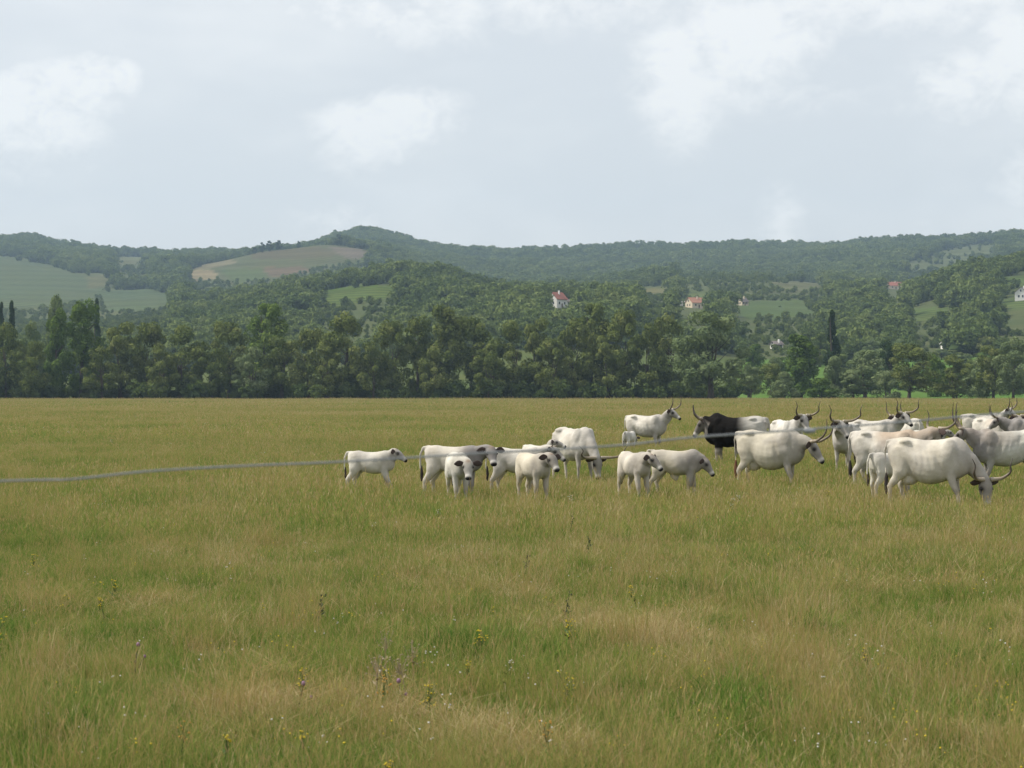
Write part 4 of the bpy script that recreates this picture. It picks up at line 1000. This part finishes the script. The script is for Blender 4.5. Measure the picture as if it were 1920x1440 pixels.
A('cow', 'cow', 1862, 59, -52, (1.14, 0, 1.46), -20, -48, 'tan-necked cow looking toward the camera at the right edge', 'cow', horns=(.26, .46, .02), grey=.2, brown=.4)
A('cow', 'cow', 1935, 60, 172, LEVEL, 0, -45, 'dark grey cow cut off by the right edge of the picture', 'cow', horns=(.26, .46, .05), grey=.7, coat=(0.33, 0.31, 0.29))

# ------------------------------------------------------------------ fence rope close to the camera
def fence():
    root = empty('rope_fence', (0, 5.6, float(bank(5.6)))); tag(root, 'thin grey fence rope crossing close in front of the camera', 'fence')
    base = root.location.copy()
    ctl = [(-900, 930, 5.0), (0, 902, 5.3), (130, 899, 5.33), (275, 884, 5.4), (450, 874, 5.5), (640, 866, 5.6), (900, 850, 5.7), (1150, 836, 5.8), (1300, 820, 5.85), (1500, 806, 5.95), (1720, 789, 6.05), (1920, 772, 6.15), (2700, 715, 6.5)]
    pts = [P(*c) - base for c in ctl]; sm = []
    for i in range(len(pts) - 1):
        a0, a1, a2, a3 = pts[max(i - 1, 0)], pts[i], pts[i + 1], pts[min(i + 2, len(pts) - 1)]
        for k in range(6):
            t = k / 6; sm.append(.5 * ((2 * a1) + (a2 - a0) * t + (2 * a0 - 5 * a1 + 4 * a2 - a3) * t * t + (a3 - a0 + 3 * (a1 - a2)) * t ** 3))
    sm.append(pts[-1])
    v_, f_ = tube(sm, [.0026] * len(sm), 8); rope = mesh_obj('rope', v_, f_, M['wire'], root, True)
    kn = P(1515, 807, 5.955) - base
    v_, f_ = limb(subdiv_joints([(kn + Vector((-.016, 0, .002)), .003, .003), (kn + Vector((-.006, 0, -.001)), .0075, .0075), (kn + Vector((.008, 0, -.002)), .008, .007), (kn + Vector((.02, 0, 0)), .003, .003)], 3), 8); mesh_obj('knot', v_, f_, M['wire'], rope, True)
    for e in (pts[0], pts[-1]):
        zb = float(bank(base.y + e.y)) - base.z - .3
        v_, f_ = tube([(e.x, e.y + .05, zb), (e.x, e.y + .05, e.z * .5), (e.x + .01, e.y + .05, e.z + .12)], [.05, .048, .045], 10); po = mesh_obj('post', v_, f_, M['post'], root, True)
        v_, f_ = tube([(e.x, e.y + .0, e.z), (e.x, e.y - .02, e.z), (e.x, e.y - .012, e.z)], [.02, .022, .012], 8); mesh_obj('insulator', v_, f_, M['ear_dark'], po, True)
fence()

# ------------------------------------------------------------------ wild flowers standing out of the grass
M['stem'] = simple('flower_stem', (.06, .11, .03), .8, .3, 20); M['dark_stem'] = simple('dock_stem', (.035, .055, .025), .8, .3, 20)
M['yellow'] = simple('yellow_petals', (.60, .45, .03), .7, .15, 40); M['orange'] = simple('orange_petals', (.52, .27, .05), .7, .15, 40)
M['white'] = simple('white_petals', (.62, .60, .55), .7, .08, 40); M['purple'] = simple('purple_thistle', (.26, .15, .22), .8, .2, 40); M['straw'] = simple('dry_umbel', (.33, .27, .18), .9, .2, 40)
def flower(kind, px, py, label, h=.42, k=1.0):
    d = (EYE - h) * F / (py - YH); x = (px - 960) * d / F; z0 = float(ground_z(x, d)); r = random.Random(int(px * 7 + py))
    nm = {'yellow': 'yellow_wildflower', 'orange': 'orange_wildflower', 'white': 'white_wildflower', 'purple': 'purple_thistle', 'dock': 'dock_plant', 'straw': 'dry_umbel'}[kind]
    root = empty(nm, (x, d, z0)); tag(root, label, {'purple': 'thistle', 'dock': 'plant', 'straw': 'plant'}.get(kind, 'flower'), 'wild flowers in the grass')
    lean = (r.uniform(-.06, .06), r.uniform(-.06, .06)); top = Vector((lean[0], lean[1], h))
    parts = [tube([(0, 0, 0), (lean[0] * .3, lean[1] * .3, h * .5), top], [.005, .004, .002], 5)]
    heads = []
    if kind in ('yellow', 'orange', 'white', 'straw'):
        for i in range(int(14 * k) + 5):
            a = r.uniform(0, 6.28); q = r.uniform(0, .055) * k; zz_ = r.uniform(-.10, .035) * k
            e = top + Vector((q * math.cos(a), q * math.sin(a), zz_)); parts.append(tube([top - Vector((0, 0, .10)), e], [.002, .0012], 4))
            rr = r.uniform(.0045, .009)
            heads.append(ellipsoid(e, (rr, rr, rr * .7), 6, 5))
    elif kind == 'purple':
        heads.append(ellipsoid(top, (.015, .015, .018), 8, 6)); e = top + Vector((.05, 0, -.09)); parts.append(tube([top - Vector((0, 0, .18)), e], [.004, .003], 5)); heads.append(ellipsoid(e, (.011, .011, .014), 8, 6))
    else:
        for i in range(16):
            zz_ = h * r.uniform(.35, 1.0); a = r.uniform(0, 6.28); rr = r.uniform(.005, .012) * (1.25 - zz_ / h * .5); heads.append(ellipsoid((lean[0] * zz_ / h + .02 * math.cos(a), lean[1] * zz_ / h + .02 * math.sin(a), zz_), (rr, rr, rr * 1.5), 6, 5))
    for i in range(5):        # leaves up the stem
        zz_ = h * r.uniform(.1, .7); a = r.uniform(0, 6.28); c_ = Vector((math.cos(a), math.sin(a), .5)); l_ = r.uniform(.05, .11); b_ = Vector((lean[0] * zz_ / h, lean[1] * zz_ / h, zz_))
        sd = Vector((-math.sin(a), math.cos(a), 0)) * .012
        parts.append(([b_, b_ + c_ * l_ * .5 + sd, b_ + c_ * l_, b_ + c_ * l_ * .5 - sd], [(0, 1, 2, 3)]))
    v_, f_ = merge(parts); mesh_obj('stem', v_, f_, M['dark_stem' if kind in ('dock', 'purple') else ('straw' if kind == 'straw' else 'stem')], root)
    v_, f_ = merge(heads); ho = mesh_obj('flower_head', v_, f_, M[kind if kind != 'dock' else 'dark_stem'], root, True); ho['kind'] = 'stuff'
FL = [('yellow', 6, 1168, 'bright yellow flower clump at the left edge of the picture', 1.8), ('yellow', 68, 1042, 'faint yellow flower clump below the rope at the far left', 1.2), ('yellow', 208, 1092, 'small yellow flower at the left, above the dark grass tuft', .8),
      ('yellow', 197, 1122, 'pale yellow flower left of the dark grass hollow', .8), ('orange', 340, 1362, 'orange-yellow flower low at the left', .8), ('yellow', 422, 1382, 'single yellow flower head near the bottom left', .5),
      ('yellow', 562, 1262, 'yellow-orange flower clump beside the purple thistle', 1.1), ('orange', 716, 1274, 'orange flower heads below the dry grey umbels', 1.0), ('yellow', 730, 1250, 'yellow flower among the dry grey umbels', .9),
      ('yellow', 888, 1186, 'tall sparse yellow flower right of the dry grey umbels', 1.2), ('yellow', 884, 1238, 'small bright yellow flower near the middle of the foreground', .5), ('yellow', 806, 1288, 'low spreading yellow flowers in a green patch', 1.3),
      ('yellow', 556, 1376, 'small yellow flower near the bottom, left of the middle', .5), ('yellow', 719, 1436, 'yellow flower cut by the bottom edge', .6), ('yellow', 1058, 1272, 'largest yellow flower clump right of the middle', 1.7),
      ('yellow', 1066, 1164, 'yellow flower clump beside the dark dock stem', 1.3), ('yellow', 1194, 1106, 'small pale yellow flower right of the dock stem', .8), ('orange', 1031, 1362, 'orange flower near the bottom middle', .7),
      ('yellow', 1631, 1215, 'lone yellow flower at the right of the foreground', .8), ('yellow', 1906, 1424, 'orange-yellow flower at the bottom right corner', .8), ('yellow', 1556, 926, 'yellow flower clump below the profile cow', 1.6), ('yellow', 704, 838, 'yellow flower behind the back of the far-left calf', 1.2),
      ('white', 948, 1242, 'small white flower right of the yellow clumps in the middle', .6), ('white', 1374, 944, 'white flower cluster in front of the walking cream calf', 1.5), ('white', 1385, 936, 'white flowers just above the white cluster by the walking calf', 1.0),
      ('white', 820, 964, 'white flower near the feet of the big calf with the painted chest shadow', 1.0), ('white', 1069, 936, 'white flower in the grass below the grazing cow', 1.0), ('white', 412, 828, 'far white flowers in the reddish grass at the left', 1.6), ('white', 211, 828, 'far white flower left of the reddish grass patch', 1.4),
      ('purple', 558, 1278, 'purple thistle head beside the yellow-orange flowers', 1.0), ('purple', 252, 1208, 'faint purple thistle at the left of the foreground', .9), ('purple', 752, 1276, 'pale thistle under the dry grey umbels', 1.0),
      ('dock', 1070, 972, 'tall dark dock stem standing below the calves', 1.0), ('dock', 1105, 1012, 'second dark dock stem right of the tall one', 1.0), ('dock', 596, 1112, 'short dark plant left of the middle', 1.0), ('dock', 1058, 1108, 'dark curved dock stem above the yellow clump', 1.0), ('dock', 984, 1042, 'dark green tuft stem in the mid meadow', 1.0),
      ('straw', 722, 1194, 'dry grey umbel at the top of the umbel group', 1.2), ('straw', 776, 1212, 'dry pinkish umbel at the right of the umbel group', 1.4), ('straw', 706, 1240, 'dry grey umbel at the left of the umbel group', 1.4), ('straw', 762, 1234, 'dry whitish umbel at the lower right of the umbel group', 1.2)]
for (k, px, py, lab, sz) in FL: flower(k, px, py, lab, h=.36 if k in ('dock', 'straw') else .28, k=sz)
# flecks of blossom too far and small to pick apart
def flecks():
    rng = np.random.default_rng(3); parts = {'yellow': [], 'white': []}
    for i in range(300):
        py = YH + 24 + 640 * rng.random() ** 1.6; px = rng.uniform(-150, 2070); h = rng.uniform(.18, .32); d = (EYE - h) * F / (py - YH); x = (px - 960) * d / F
        k = 'yellow' if rng.random() < .55 else 'white'
        for j in range(rng.integers(2, 6)):
            c_ = (x + rng.normal(0, .05), d + rng.normal(0, .05), float(ground_z(x, d)) + h + rng.normal(0, .04)); r_ = rng.uniform(.004, .008) * max(1, d / 40)
            parts[k].append(ellipsoid(c_, (r_, r_, r_ * .8), 5, 4))
    for k, ps in parts.items():
        v_, f_ = merge(ps); o = mesh_obj(k + '_blossom_flecks', v_, f_, M[k], None, True); tag(o, f'tiny {k} blossoms sprinkled through the whole meadow', 'blossom', kind='stuff')
flecks()
